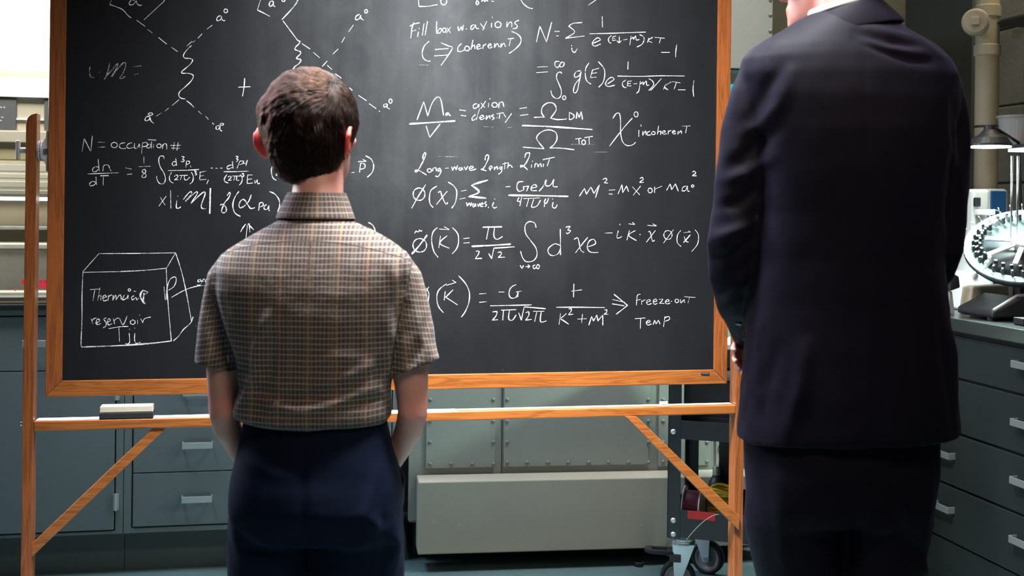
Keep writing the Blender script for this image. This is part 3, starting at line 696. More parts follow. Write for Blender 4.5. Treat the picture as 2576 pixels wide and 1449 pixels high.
MB().tube([(-0.012, -0.085, dz_(540)), (-0.012, -0.085, dz_(600))], 0.009, 12).build('objective', M['castmetal'], root, smooth=True)
MB().lathe([(0.012, -0.062), (0.012, -0.05)], 16, (-0.045, 0, dz_(668)), 'y').build('knob', M['black'], root)
root = onb('blue_panel_case', 'blue-sided equipment case with white rounded edges behind the carousel', 'case', 2510, 4.28, TH)
s2 = 4.28/FPX
def d2(y): return at(2510, y, 4.28).z - Z_CT - 0.001
cw0, cw1 = -26*s2, 30*s2
MB().box(cw0, cw1, 0, 0.09, 0, d2(475)).build('case_shell', M['offwhite'], root, 0.012)
MB().box(cw0+0.008, cw1-0.009, -0.003, 0.01, 0.012, d2(480)).build('side_panel', M['blue'], root, 0.004)
n_ = 16; x0_, z0_ = -22*s2, d2(528); x1_, z1_ = 22*s2, d2(590)
MB().tube([(x0_+(x1_-x0_)*t_, -0.02-0.02*math.sin(t_*3.14), z0_+(z1_-z0_)*t_**2) for t_ in np.linspace(0, 1, n_)], 0.0025, 8).build('hose', M['offwhite'], root, smooth=True)
root = onb('beige_block', 'low beige block on the worktop under the carousel', 'block', 2492, 3.97, TH)
MB().prism([(-56*s1, 0), (56*s1, 0), (52*s1, dz_(716, 3.97)), (-46*s1, dz_(720, 3.97))], 0, 0.06).build('block_body', M['beige'], root, 0.006)
# sample carousel: heavy foot, column, tilted dish with black clips
Yc = 3.84; s3 = Yc/FPX
root = onb('sample_carousel', 'tilted round pale teal carousel ringed with black clips under the lamp', 'carousel', 2540, Yc, TH)
def d3(y): return at(2540, y, Yc).z - Z_CT - 0.001
MB().prism([(-95*s3, 0.008), (120*s3, 0.008), (120*s3, 0.05), (-20*s3, 0.075), (-95*s3, 0.030)], -0.10, 0.10).build('foot', M['black'], root, 0.008)
tr = MB(); tr.tube([(-92*s3, -0.10, 0.034), (-20*s3, -0.08, 0.076), (60*s3, -0.07, 0.085)], 0.006, 10); tr.build('foot_rail', M['castmetal'], root, smooth=True)
for x_ in (-82*s3, 105*s3): MB().lathe([(0.014, 0), (0.014, 0.012)], 16, (x_, -0.07, 0)).build('rubber_foot', M['rubber'], root)
MB().tube([(44*s3, 0, 0.05), (44*s3, 0, d3(650))], 0.035, 20).build('column', M['black'], root)
MB().box(-10*s3, 12*s3, -0.03, 0.02, d3(712), d3(672)).build('bracket', M['beige'], root, 0.004)
Tm = Matrix.Translation((44*s3, 0, d3(618))) @ Matrix.Rotation(R(-26), 4, 'Y') @ Matrix.Rotation(R(28), 4, 'X')
RD = 0.182
dish = MB().lathe([(0.02, -0.03), (RD*0.8, -0.028), (RD, -0.012), (RD*1.02, 0.004), (RD*0.97, 0.006), (RD*0.8, -0.006), (0.02, -0.006)], 48).mat(Tm).build('dish', M['teal'], root, smooth=False)
MB().lathe([(RD*0.72, -0.038), (RD*0.96, -0.028), (RD*1.025, -0.012), (RD*1.03, -0.004)], 48).mat(Tm).build('dish_rim', M['black'], root, smooth=True)
cm = None
for k in range(32):
    a_ = 2*math.pi*k/32
    m = MB().box(-0.016, 0.016, -0.004, 0.004, 0, 0.016); m.box(-0.016, -0.009, -0.005, 0.005, 0.012, 0.026); m.box(0.006, 0.014, -0.003, 0.003, 0.012, 0.022)
    m.mat(Tm @ Matrix.Rotation(a_, 4, 'Z') @ Matrix.Translation((RD*0.80, 0, 0.002)) @ Matrix.Rotation(R(20), 4, 'Z'))
    m.build('clip', M['rubber'] if k % 8 else M['castmetal'], root)
for k in range(32):
    a_ = 2*math.pi*(k+.5)/32
    MB().tube([(0, 0, 0), (0.012, 0, 0.018), (0.018, 0, 0.020)], 0.0016, 6).mat(Tm @ Matrix.Rotation(a_, 4, 'Z') @ Matrix.Translation((RD*0.97, 0, 0.005))).build('pin', M['steel'], root, smooth=True)
for a_, L in ((R(170), 0.13), (R(215), 0.12), (R(250), 0.10), (R(130), 0.12), (R(20), .12)):
    MB().box(0.01, L, -0.008, 0.008, 0.016, 0.024).mat(Tm @ Matrix.Rotation(a_, 4, 'Z')).build('slide_arm', M['offwhite'], root, 0.002)
MB().lathe([(0.035, 0), (0.035, 0.03), (0.02, 0.04), (0.001, 0.04)], 24).mat(Tm).build('hub', M['offwhite'], root)
for x_ in (5*s3, 22*s3):
    MB().tube([(x_, 0.0, d3(620)), (x_, 0.0, d3(392))], 0.0035, 10).build('support_rod', M['steel'], root, smooth=True)
root = onb('clamp_stand', 'small black clamp on a metal foot at the worktop edge by the man\'s elbow', 'clamp', 2396, 3.98, TH)
s4 = 3.98/FPX
MB().prism([(-12*s4, 0), (6*s4, 0), (-2*s4, 0.075), (-10*s4, 0.075)], -0.01, 0.01).build('foot', M['castmetal'], root, 0.002)
MB().prism([(-14*s4, 0.075), (16*s4, 0.088), (12*s4, 0.125), (-10*s4, 0.14)], -0.02, 0.02).build('clamp_head', M['black'], root, 0.004)
root = onb('small_black_box', 'small black box at the worktop edge by the frame\'s right side', 'box', 2576, 3.60, TH)
MB().box(-0.012, 0.06, -0.02, 0.03, 0, 0.022).build('box_shell', M['black'], root, 0.003)
# ------------------------------------------------------------------ rolling chalkboard
BF = Frame(-1.169, 3.0, math.atan2(0.37, 1.783))
BW = 1.821; Z0 = 0.757; BH = 1.235; Z1 = Z0 + BH
board = empty('rolling_chalkboard', BF.world(0, 0), BF.ang, 'large wood-framed chalkboard covered in chalk equations on an oak stand', 'chalkboard')
def bp(px, py, d=0.0): return BF.pix(px, py, d)
FW, FD = 0.040, 0.024
MB().box(FW-0.006, BW-FW+0.006, 0.007, 0.019, Z0+FW-0.006, Z1-FW+0.006).build('slate', M['slate'], board)
slate = board.children[0]
rail = MB().prism([(0, Z0), (BW, Z0), (BW-FW, Z0+FW), (FW, Z0+FW)], 0, FD).build('frame_rail', M['wood_x'], board, 0.0018)
MB().prism([(FW, Z1-FW), (BW-FW, Z1-FW), (BW, Z1), (0, Z1)], 0, FD).build('frame_rail', M['wood_x'], board, 0.0018)
MB().prism([(0, Z0), (FW, Z0+FW), (FW, Z1-FW), (0, Z1)], 0, FD).build('frame_stile', M['wood_z'], board, 0.0018)
MB().prism([(BW-FW, Z0+FW), (BW, Z0), (BW, Z1), (BW-FW, Z1-FW)], 0, FD).build('frame_stile', M['wood_z'], board, 0.0018)
# maker's badge, upside down as on the board
a, z = bp(1774, 940)
bd = MB().box(a-0.0125, a+0.0125, -0.0016, 0.001, z-0.0035, z+0.0035).build('badge', M['black'], rail, 0.0012)
tx = bpy.data.curves.new('badge_lettering', 'FONT'); tx.body = 'Quartet'; tx.size = 0.0062; tx.align_x = 'CENTER'; tx.align_y = 'CENTER'; tx.extrude = 0.0002
tm_ = bpy.data.objects.new('badge_text_source', tx); COL.objects.link(tm_)
bpy.context.view_layer.update()
me = bpy.data.meshes.new_from_object(tm_.evaluated_get(bpy.context.evaluated_depsgraph_get())); bpy.data.objects.remove(tm_)
me.transform(Matrix.Translation((a, -0.0019, z)) @ Matrix.Rotation(math.pi, 4, 'Y') @ Matrix.Rotation(R(90), 4, 'X'))
me.materials.clear(); me.materials.append(M['handle']); o = bpy.data.objects.new('badge_lettering', me); COL.objects.link(o); o.parent = bd
for (x, y) in ((1265, 931), (1478, 930), (493+0, 820)):
    a, z = bp(x, y); MB().lathe([(0.0012, 0.001), (0.0012, -0.0004), (0.0003, -0.0006)], 8, (a, 0, z), 'y').build('pin', M['steel'], rail)
# stand
PD = 0.048; PW = 0.026; G = 0.027
zT = bp(84, 284)[1]
a0, a1 = -G-PW, -G
arc = [(a1, zT), (a0+0.012, zT-0.004), (a0+0.005, zT-0.010), (a0+0.0015, zT-0.018), (a0, zT-0.028)]
pl = MB().prism([(a0, 0.02), (a1, 0.02)] + arc, 0.0, PD).build('post', M['wood_z'], board, 0.0015)
b0, b1 = BW+G, BW+G+PW
arc = [(b1, zT-0.028), (b1-0.0015, zT-0.018), (b1-0.005, zT-0.010), (b1-0.012, zT-0.004), (b0, zT)]
pr = MB().prism([(b0, 0.02), (b1, 0.02)] + arc, 0.0, PD).build('post', M['wood_z'], board, 0.0015)
zl1 = bp(900, 1037, 0)[1] + 0.0; zl1 = 0.6965; zl0 = 0.671
led = MB().box(a1, b0, 0.0, PD, zl0, zl1).build('ledge', M['wood_x'], board, 0.0035, seg=3)
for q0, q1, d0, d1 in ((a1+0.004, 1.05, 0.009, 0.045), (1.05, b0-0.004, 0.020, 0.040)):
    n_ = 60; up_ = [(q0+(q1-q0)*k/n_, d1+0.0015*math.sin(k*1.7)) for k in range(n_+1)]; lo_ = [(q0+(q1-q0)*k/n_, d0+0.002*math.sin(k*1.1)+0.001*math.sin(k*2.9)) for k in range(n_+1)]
    MB().prism_z(lo_ + up_[::-1], zl1, zl1+0.0004).build('chalk_dust', M['dust_chalk'], led)['kind'] = 'stuff'  # bright highlight of the ledge top, laid on as a thin white strip
for (xa, ya, xb, yb, side) in ((84, 1375, 402, 1076, -1), (1590, 1046, 1857, 1315, 1)):
    pa, qa = bp(xa, ya), bp(xb, yb)
    if side < 0:
        P = [bp(79, 1403), bp(420, 1075), bp(386, 1075), bp(79, 1370)]
    else:
        P = [bp(1572, 1047), bp(1856, 1332), bp(1858, 1297), bp(1600, 1047)]
    P = [(min(max(p[0], a1-0.001), b0+0.016), min(p[1], zl0+0.001)) for p in P]
    MB().prism(P, 0.004 if side < 0 else -0.010, 0.024 if side < 0 else 0.010).build('brace', M['wood_x'], board, 0.0015)
for s_, p0 in ((-1, (a0+a1)/2), (1, (b0+b1)/2)):
    MB().box(p0-0.02, p0+0.02, -0.25, 0.30, 0.035, 0.075).build('foot', M['wood_x'], board, 0.003)
    for y_ in (-0.22, 0.27): MB().lathe([(0.017, -0.012), (0.019, -0.010), (0.019, 0.010), (0.017, 0.012)], 20, (p0, y_, 0.019), 'x').build('caster_wheel', M['rubber'], board)
    ax = a0 if s_ < 0 else b1
    m = MB(); za = bp(60, 1070)[1]
    m.lathe([(0.007, 0), (0.007, s_*0.003), (0.0055, s_*0.004), (0.0055, s_*0.008), (0.002, s_*0.010)], 6, (ax, 0.02, za), 'x'); m.build('bolt', M['steel'], board, 0.0006)
    # pivot clamp with toothed discs and a T handle
    zp = bp(85, 378)[1]; yc = 0.020
    m = MB()
    inner = a1 if s_ < 0 else b0; out = a0 if s_ < 0 else b1; e = 1 if s_ < 0 else -1    # e: direction to the board
    m.lathe([(0.024, 0), (0.026, e*0.004), (0.026, e*0.0065)], 28, (inner, yc, zp), 'x')
    n_ = 22
    for k in range(n_):
        a_ = 6.283*k/n_; m.box(inner+min(e*0.0060, e*0.0085), inner+max(e*0.0060, e*0.0085), yc+0.022*math.cos(a_)-.0018, yc+0.022*math.cos(a_)+.0018, zp+0.022*math.sin(a_)-.0018, zp+0.022*math.sin(a_)+.0018)
    m.build('toothed_disc', M['castmetal'], board)
    m = MB(); m.lathe([(0.026, e*0.0085), (0.026, e*0.012), (0.018, e*0.014)], 28, (inner, yc, zp), 'x')
    bx = inner + e*0.027
    h = 0.052
    prof = [(bx, zp-h), (bx, zp+h), (bx-e*0.006, zp+h), (bx-e*0.007, zp+0.034), (inner+e*0.013, zp+0.022), (inner+e*0.0115, zp+0.02), (inner+e*0.0115, zp-0.02), (inner+e*0.013, zp-0.022), (bx-e*0.007, zp-0.034), (bx-e*0.006, zp-h)]
    if e < 0: prof = prof[::-1]
    m.prism(prof[::-1], yc-0.011, yc+0.011); m.build('pivot_bracket', M['castmetal'], board, 0.0015)
    m = MB(); m.lathe([(0.009, 0), (0.009, -e*0.002), (0.0075, -e*0.003), (0.0075, -e*0.018)], 20, (out, yc, zp), 'x'); m.build('clamp_bolt', M['castmetal'], board)
    xo = out - e*0.026
    m = MB().box(min(xo, xo+e*0.0095), max(xo, xo+e*0.0095), yc-0.008, yc+0.008, zp-0.025, zp+0.025); m.build('clamp_handle', M['castmetal'], board, 0.003)
    m = MB(); m.lathe([(0.008, 0), (0.008, 0.003), (0.005, 0.004)], 6, (inner+e*0.020, yc-0.013, zp-0.002), 'y'); m.build('hex_nut', M['steel'], board)
# eraser and chalk on the ledge
ea, _ = bp(318, 1048, 0.004)
er = empty('chalkboard_eraser', BF.world(ea, 0.022, zl1+0.0006), BF.ang, 'black felt chalkboard eraser with wooden back, standing on the easel ledge', 'eraser')
MB().box(-0.066, 0.066, -0.021, 0.021, 0.0, 0.016).build('felt_pad', M['rubber'], er, 0.002)
MB().prism([(-0.065, 0.016), (0.065, 0.016), (0.0645, 0.0325), (-0.0645, 0.0325)], -0.019, 0.019).build('wooden_back', plain('eraser_wood', (0.66, 0.58, 0.44), 0.5), er, 0.002)
ca, _ = bp(1671, 1016, 0.02)
ck = empty('chalk_stub', BF.world(ca, 0.026, zl1+0.0006), BF.ang, 'short white chalk stub lying on the right end of the easel ledge', 'chalk')
MB().tube([(-0.011, 0, 0.005), (0.011, 0, 0.005)], 0.005, 12).build('chalk_body', M['dust_chalk'], ck, 0.0008)

# ------------------------------------------------------------------ chalk writing: ribbons on the slate
def cr(pts, sub=5):
    if len(pts) == 2: return pts
    P = [pts[0]] + pts + [pts[-1]]; out = []
    for i in range(1, len(P) - 2):
        p0, p1, p2, p3 = P[i-1], P[i], P[i+1], P[i+2]
        if p1 == p2: continue
        for k in range(sub):
            t_ = k / sub
            out.append(tuple(0.5*((2*p1[j]) + (-p0[j]+p2[j])*t_ + (2*p0[j]-5*p1[j]+4*p2[j]-p3[j])*t_*t_ + (-p0[j]+3*p1[j]-3*p2[j]+p3[j])*t_**3) for j in (0, 1)))
    out.append(pts[-1]); return out
NWRITE = [0]
def strokes(name, off, sc, data, w=2.6, mat='chalk'):
    """data: strokes 'x,y x,y' split by ';' in crop coordinates; 'o x,y,rx,ry' an ellipse; '*' first makes it bold"""
    mb = MB(); lr = random.Random(NWRITE[0]); NWRITE[0] += 1
    for s in data.split(';'):
        s = s.strip()
        if not s: continue
        ww = w
        if s[0] == '*': ww = w * 1.7; s = s[1:].strip()
        if s[0] == 'o':
            x, y, rx, ry = map(float, s[1:].strip().split(','))
            st = lr.uniform(3.6, 5.2)
            pts = [(x + rx*math.cos(st + 6.6*k/12), y + ry*math.sin(st + 6.6*k/12)) for k in range(13)]
        else: pts = [tuple(map(float, p.split(','))) for p in s.split()]
        pts = cr(pts)
        q = [bp(off[0] + x/sc, off[1] + y/sc, 0.007) for x, y in pts]
        hw = ww * 0.5 / 960
        q = [p for i, p in enumerate(q) if i == 0 or math.dist(p, q[i-1]) > 1e-5]
        if len(q) < 2: q = [q[0], (q[0][0]+hw, q[0][1]-hw)]
        lay = 0.0065 - lr.uniform(0, 0.0004); L = []
        ph = lr.uniform(0, 6)
        for i in range(len(q)):
            A, B = q[max(i-1, 0)], q[min(i+1, len(q)-1)]
            dx, dz_2 = B[0]-A[0], B[1]-A[1]; l = math.hypot(dx, dz_2) or 1
            h = hw * (0.85 + 0.25*math.sin(i*0.7+ph)) * (0.7 if i in (0, len(q)-1) else 1)
            L.append((q[i][0] - dz_2/l*h, lay, q[i][1] + dx/l*h)); L.append((q[i][0] + dz_2/l*h, lay, q[i][1] - dx/l*h))
        mb.add(L, [(2*i, 2*i+1, 2*i+3, 2*i+2) for i in range(len(q)-1)])
    o = mb.build(name, M[mat], slate); o['kind'] = 'stuff'; return o
c1 = ((0, 0), 3.623); c2 = ((600, 0), 3.623); c3 = ((1000, 0), 3.0306); c4_ = ((1000, 360), 2.6835); c5 = ((0, 240), 3.623); c6 = ((0, 560), 3.293); c8 = ((480, 140), 2.5875)
strokes('chalk_diagram', *c1, "1035,-60 1000,42;1000,42 1060,62 1120,90 1170,145 1198,165;1230,10 1200,0 1178,30 1185,45 1215,40 1245,5 1245,5 1250,35 1275,50 1295,45;1440,-50 1500,8;1500,8 1312,182;1245,185 1325,242;1345,268 1388,300;1445,342 1520,403;1563,430 1620,472;2015,145 1990,150 1975,175 1985,190 2010,180 2020,150 2020,150 2022,175 2040,190 2050,185;o2058,100,17,17;1935,230 1888,265;1842,308 1803,350;1778,372 1755,385;1750,378 1702,422;1745,415 1700,460 1672,505 1685,530 1725,533 1755,545 1740,580 1690,625 1655,655 1665,668 1725,670 1762,690 1745,735 1690,790 1640,835 1630,870 1650,895 1690,902;1632,908 1570,962;1540,983 1500,1015;1475,1028 1425,1058;1365,1062 1335,1065 1322,1090 1335,1102 1360,1090 1368,1065 1368,1065 1375,1100 1402,1125;o1372,1040,20,11;1700,918 1735,945 1772,982;1808,1012 1840,1043;1873,1058 1900,1088;1935,1120 1950,1135;2005,1145 1975,1150 1970,1175 1990,1178 2008,1150 2005,1180 2025,1197;o2023,1133,15,9", w=2.3)
strokes('chalk_symbol', *c1, "832,555 836,562;820,610 818,660 825,695 860,712;905,655 908,665;950,725 975,680 1000,575 1000,575 985,640 955,722;960,700 1020,640 1065,585 1072,600 1020,700;1015,700 1080,620 1130,570 1148,590 1125,660 1095,710 1115,716 1140,695;1218,608 1288,600;1225,682 1270,670", w=2.6, mat='chalkfaint')
strokes('chalk_symbol', *c1, "2230,710 2225,790 2210,878;2173,795 2282,790", w=2.6)
strokes('chalk_words', *c1, "748,1382 768,1262 768,1262 828,1384 828,1384 842,1238;893,1296 955,1298;893,1342 958,1340;o1042,1322,28,24;1140,1300 1100,1310 1088,1335 1110,1355 1150,1350;1205,1300 1170,1312 1155,1335 1175,1352 1215,1345;1228,1305 1225,1345 1250,1350 1272,1310 1272,1310 1275,1350;1300,1300 1290,1400;1298,1305 1330,1298 1345,1315 1325,1335 1298,1335;1370,1312 1345,1322 1340,1348 1365,1345 1378,1315 1380,1350;*1348,1273 1423,1277;1382,1290 1378,1358;1400,1315 1398,1352;1402,1292 1403,1296;o1450,1330,20,18;1480,1360 1485,1320 1485,1320 1510,1308 1520,1330 1520,1360;1590,1298 1578,1365;1625,1300 1612,1370;1555,1325 1650,1325;1560,1350 1640,1352", w=2.0)
strokes('chalk_formula', *c5, "895,580 905,690;900,655 870,650 845,672 848,695 880,690 902,660;938,690 942,645 942,645 965,632 990,640 1000,665 1012,692;798,716 900,712 1085,705;875,740 880,815;872,790 840,785 818,805 825,825 860,815 878,790;*915,733 992,730;943,742 940,820;1143,660 1200,672;1158,720 1207,716;1312,560 1312,625;1265,650 1372,646;1325,675 1300,680 1300,700 1330,720 1325,745 1298,748 1300,725 1325,705 1328,680;1498,580 1490,555 1460,555 1447,590 1460,650 1495,710 1508,760 1495,800 1460,805 1435,775 1427,735;1602,575 1610,640;1605,605 1580,605 1570,625 1580,642 1605,630;1655,557 1678,562 1665,580 1680,592 1668,605 1648,600;1700,600 1695,655;1700,600 1722,600 1728,618 1700,630;1735,640 1742,655;1530,685 1680,683 1815,675;1565,700 1545,740 1550,780 1580,800;1590,740 1605,725 1622,735 1610,755 1590,770 1590,770 1625,768;1635,730 1712,728;1655,732 1645,770;1682,732 1680,760 1700,772 1730,745;1745,700 1762,740 1755,785 1730,808;1770,690 1790,692 1780,708 1795,715 1780,728;1825,700 1820,765;1820,700 1875,692;1822,735 1860,730;1822,770 1880,765;1900,770 1885,808;1922,662 1940,662;1965,664 1985,665;2008,663 2028,662;2118,600 2125,668;2120,635 2090,638 2068,655 2080,672 2120,655;2148,555 2170,560 2155,578 2172,585 2155,605;2185,600 2160,665;2185,600 2212,598 2215,620 2180,632;2225,595 2218,612 2240,622 2255,590 2255,590 2242,640;2038,695 2150,695 2268,690;2068,720 2045,760 2050,785 2080,798;2078,745 2095,735 2108,745 2080,775 2080,775 2110,772;2115,735 2190,735;2140,738 2130,775;2160,738 2155,770 2180,775;2190,720 2208,755 2200,795 2180,818;2205,710 2222,712 2212,722 2225,732 2205,745;2258,725 2252,800;2258,725 2302,725;2255,765 2295,762;2252,803 2305,798;2322,775 2325,800 2345,770 2345,770 2350,805 2368,800;2490,630 2475,665 2475,710 2490,755 2522,775;2512,680 2530,670 2536,690 2515,730 2515,730 2545,725;2545,660 2590,700;2600,650 2620,720", w=2.1)
strokes('chalk_formula', *c5, "1462,930 1505,1000;1515,918 1448,1010;1555,865 1558,1030;1618,915 1622,920;1612,955 1608,1020 1630,1028 1648,1015;1670,950 1715,895 1740,878 1745,900 1690,965 1690,965 1780,885 1800,885 1790,910 1740,985 1740,985 1830,900 1865,880 1868,905 1835,1000 1845,1030 1878,1032;*1918,845 1912,1078;2070,915 2090,885 2098,900 2080,940 2050,975 2025,1030 2020,1060 2040,1070 2062,1055 2060,1020 2030,995 2005,1000 2045,990;2178,875 2140,930 2122,1000 2140,1070 2192,1103;2290,905 2270,960 2230,1005 2190,1025 2178,1000 2195,960 2225,950 2255,990 2285,1030 2325,1022;2365,985 2358,1050;2362,985 2390,975 2400,1000 2370,1018;2430,995 2410,1010 2408,1035 2435,1038 2450,1005 2450,1005 2452,1045 2458,1048;2455,878 2490,890 2525,920 2545,960 2548,1010 2530,1060", w=2.7)
strokes('chalk_arrow', *c5, "2255,1180 2242,1300;2270,1165 2278,1245;2192,1245 2215,1205 2240,1172;2260,1170 2288,1200 2312,1225", w=2.6)
strokes('chalk_formula', *c8, "1090,690 1140,688;1120,675 1142,688;1105,700 1098,760;1105,700 1130,705 1132,730 1105,740;1045,762 1065,760;1138,652 1175,675 1190,715 1180,760 1148,792;980,700 1010,760;1155,1085 1185,1105 1200,1145 1195,1200", w=2.6)
strokes('chalk_symbol', *c2, "205,1085 182,1090 182,1110 200,1114", w=2.6)
strokes('chalk_diagram', *c6, "688,405 820,257;820,257 1130,255 1455,250;690,412 1000,405 1200,395 1378,378;1378,380 1455,250;688,405 680,600 680,800 672,985 675,1030;*675,1030 1000,1018 1250,1000 1420,980;1378,385 1385,560 1395,700 1418,960 1420,975;1455,252 1500,390 1540,560 1580,780 1590,820;1600,780 1580,830 1520,885 1480,940 1435,980;1358,530 1370,640;1380,640 1385,540 1410,470 1450,450 1460,480 1440,530 1395,560;1420,620 1480,585 1550,550 1640,525 1715,522 1800,530", w=2.1)
strokes('chalk_words', *c6, "1665,470 1640,475 1645,492 1665,480 1668,500 1655,518 1632,516;1680,490 1682,470 1695,468;1715,470 1700,480 1705,495 1720,480 1722,492;1730,470 1740,492 1750,468", w=2.3)
strokes('chalk_words', *c6, "745,555 828,550;785,560 770,650;828,540 810,648;812,620 835,600 835,645;850,628 880,615 870,600 852,618 860,648 890,640;900,600 895,645;898,615 920,600 930,605;940,600 935,645 935,645 960,600 962,640 962,640 985,605 1000,600 1005,638;o1072,558,10,10;1108,568 1128,570;1030,600 1015,640 1050,625 1060,600 1060,635;1110,605 1090,620 1100,640 1125,620 1135,640 1150,625", w=2.2)
strokes('chalk_symbol', *c6, "*1185,560 1165,590 1168,625 1190,660 1205,672;*1195,580 1185,655;1185,560 1228,575;1190,600 1225,580", w=2.6)
strokes('chalk_words', *c6, "755,795 770,840;760,815 780,795 800,790;790,835 825,815 815,798 798,815 805,845 835,835;880,790 860,800 880,830 875,860 855,870;890,825 915,812 905,795 890,815 900,848 930,835;940,795 950,840;945,815 965,795 985,790;990,790 1020,845 1055,770;o1100,825,20,18;1140,805 1140,840;1155,760 1158,770;1165,795 1185,830;1180,830 1200,795 1250,782;900,878 1000,862 1065,860;985,870 990,985;1070,915 1075,985 1060,1005 1040,1000;1072,880 1075,886;1118,915 1115,970 1130,1000 1165,990;1115,870 1118,878", w=2.2)
strokes('chalk_diagram', *c2, "220,-60 172,92;172,92 230,120 285,150;315,10 290,15 280,45 290,60 315,40 318,12 318,12 318,50 335,60;o410,-2,15,17;560,-60 545,-10 520,40 470,100 395,180;405,190 540,370;540,372 560,378 550,400 520,430 515,450 540,462 562,470 565,490 535,520 528,535 560,540 570,550 550,580 510,610 498,640;578,398 652,447;678,475 740,528;808,595 852,635;880,672 937,712;1010,800 1038,825;1095,870 1165,918;1190,945 1255,990;1281,1010 1288,1018;1048,228 1003,290;968,340 940,390;908,447 860,493;808,557 762,608;1105,130 1075,145 1065,170 1080,182 1105,165 1115,140 1115,165 1140,185;o1162,103,13,16;1350,945 1325,955 1325,975 1345,970 1355,948 1355,980 1378,992;o1385,922,14,19", w=2.6)
strokes('chalk_formula', *c2, "1635,-60 1645,60;1645,60 1730,58 1812,42;o1870,10,28,35;2180,-10 2165,30 2175,45 2190,25 2178,10;2215,15 2235,-5 2245,15 2265,-5 2270,15;2300,10 2330,15", w=2.8)
strokes('chalk_formula', *c3, "935,-10 960,30 1000,60 1030,65;1455,40 1540,-20", w=2.3)
strokes('chalk_words', *c2, "1598,205 1580,260 1570,350;1562,238 1600,220 1650,208;1580,285 1618,275;1640,290 1632,335;1645,256 1647,264;1690,215 1675,325;1722,195 1700,320;1805,195 1805,305 1805,305 1835,260 1850,275 1835,300 1808,305;o1875,275,16,20;1900,255 1932,300;1935,245 1895,300;1998,240 2010,280 2030,245 2040,278 2050,230;*2074,262 2079,267;2150,225 2125,235 2115,260 2130,268 2155,240 2160,228 2165,255 2190,262;2205,215 2240,262;2262,195 2225,275;2305,210 2305,250;2311,155 2312,164;o2365,225,27,27", w=2.6)
strokes('chalk_words', *c3, "835,165 832,205 832,205 855,170 870,175 870,205;925,155 900,165 895,180 912,195 905,215 880,218;870,240 920,265 942,300 930,340 890,380 850,408;240,315 205,350 188,400 195,440 220,462 250,467;285,378 388,370;280,427 382,420;328,325 385,350 418,365 380,430 332,498;490,330 465,355 458,385 480,395 510,380;o530,370,18,18;575,305 560,378;565,360 585,345 590,375;605,360 630,350 618,338 603,355 612,375 640,365;655,340 650,372;652,352 675,335;690,352 712,345 703,333 690,350 700,368 722,358;740,330 738,362 738,362 760,332 775,360;790,330 785,360 785,360 810,330 822,358;840,297 888,292;862,300 850,352", w=2.6)
strokes('chalk_formula', *c3, "1058,322 1085,200 1085,200 1135,320 1135,320 1175,170;1198,240 1235,240;1210,275 1228,272;1408,172 1340,178 1305,200 1305,200 1350,245 1280,292 1280,292 1425,275;1325,345 1328,352;1328,365 1330,385 1350,400 1370,370;1560,125 1562,208;1463,258 1600,255 1740,250 1892,245;1490,330 1545,305 1525,288 1495,310 1485,335 1505,352 1548,335;1630,270 1608,295 1612,320 1628,330;1640,280 1638,310;1640,280 1665,275;1640,295 1658,292;1640,310 1665,305;1690,280 1690,322;1672,312 1690,325 1705,310;1722,305 1750,300;1780,275 1770,345;1775,300 1795,285 1798,300 1815,275 1820,305 1845,300;1845,265 1875,280 1878,310 1860,340 1825,358;1915,290 1905,325;1945,285 1910,308 1940,325;1960,285 2035,292;2005,295 1995,330;2010,400 2075,400;2128,340 2120,400 2120,437", w=2.3)
strokes('chalk_formula', *c3, "1065,512 1145,508;1058,555 1145,548;1235,470 1205,470 1200,500 1220,515 1240,490 1250,475 1270,480 1262,505 1240,510 1235,490;1252,562 1240,550 1218,560 1212,595 1230,640 1248,690 1242,735 1215,752 1180,730 1168,690;o1270,745,12,15;1395,540 1365,545 1348,570 1355,590 1385,575 1400,545 1400,545 1385,620 1370,690 1350,710 1340,690 1355,640 1385,605;1460,480 1435,520 1432,580 1445,620 1475,642;1488,530 1470,590;1485,535 1535,520;1480,560 1520,555;1470,592 1515,588;1530,470 1572,520 1580,570 1565,630 1532,665;1600,640 1650,605 1630,590 1600,610 1585,640 1605,660 1655,650;1758,470 1755,530;1677,580 1850,583 2000,578 2188,580;1740,610 1715,630 1720,660 1745,670;1755,620 1752,655;1755,620 1785,618;1752,638 1778,636;1752,656 1782,655;1800,640 1825,638;1850,620 1840,690 1820,712;1848,645 1870,625 1872,645 1895,618 1900,650 1918,648;1915,600 1945,620 1950,650 1915,690;2010,600 1930,690;2090,622 2155,632;2125,630 2108,680;2138,685 2195,685;2260,610 2252,680 2258,738", w=2.3)
strokes('chalk_symbol', *c3, "2045,640 2025,685;2085,625 2035,660 2062,685", w=3.2, mat='chalkfaint')
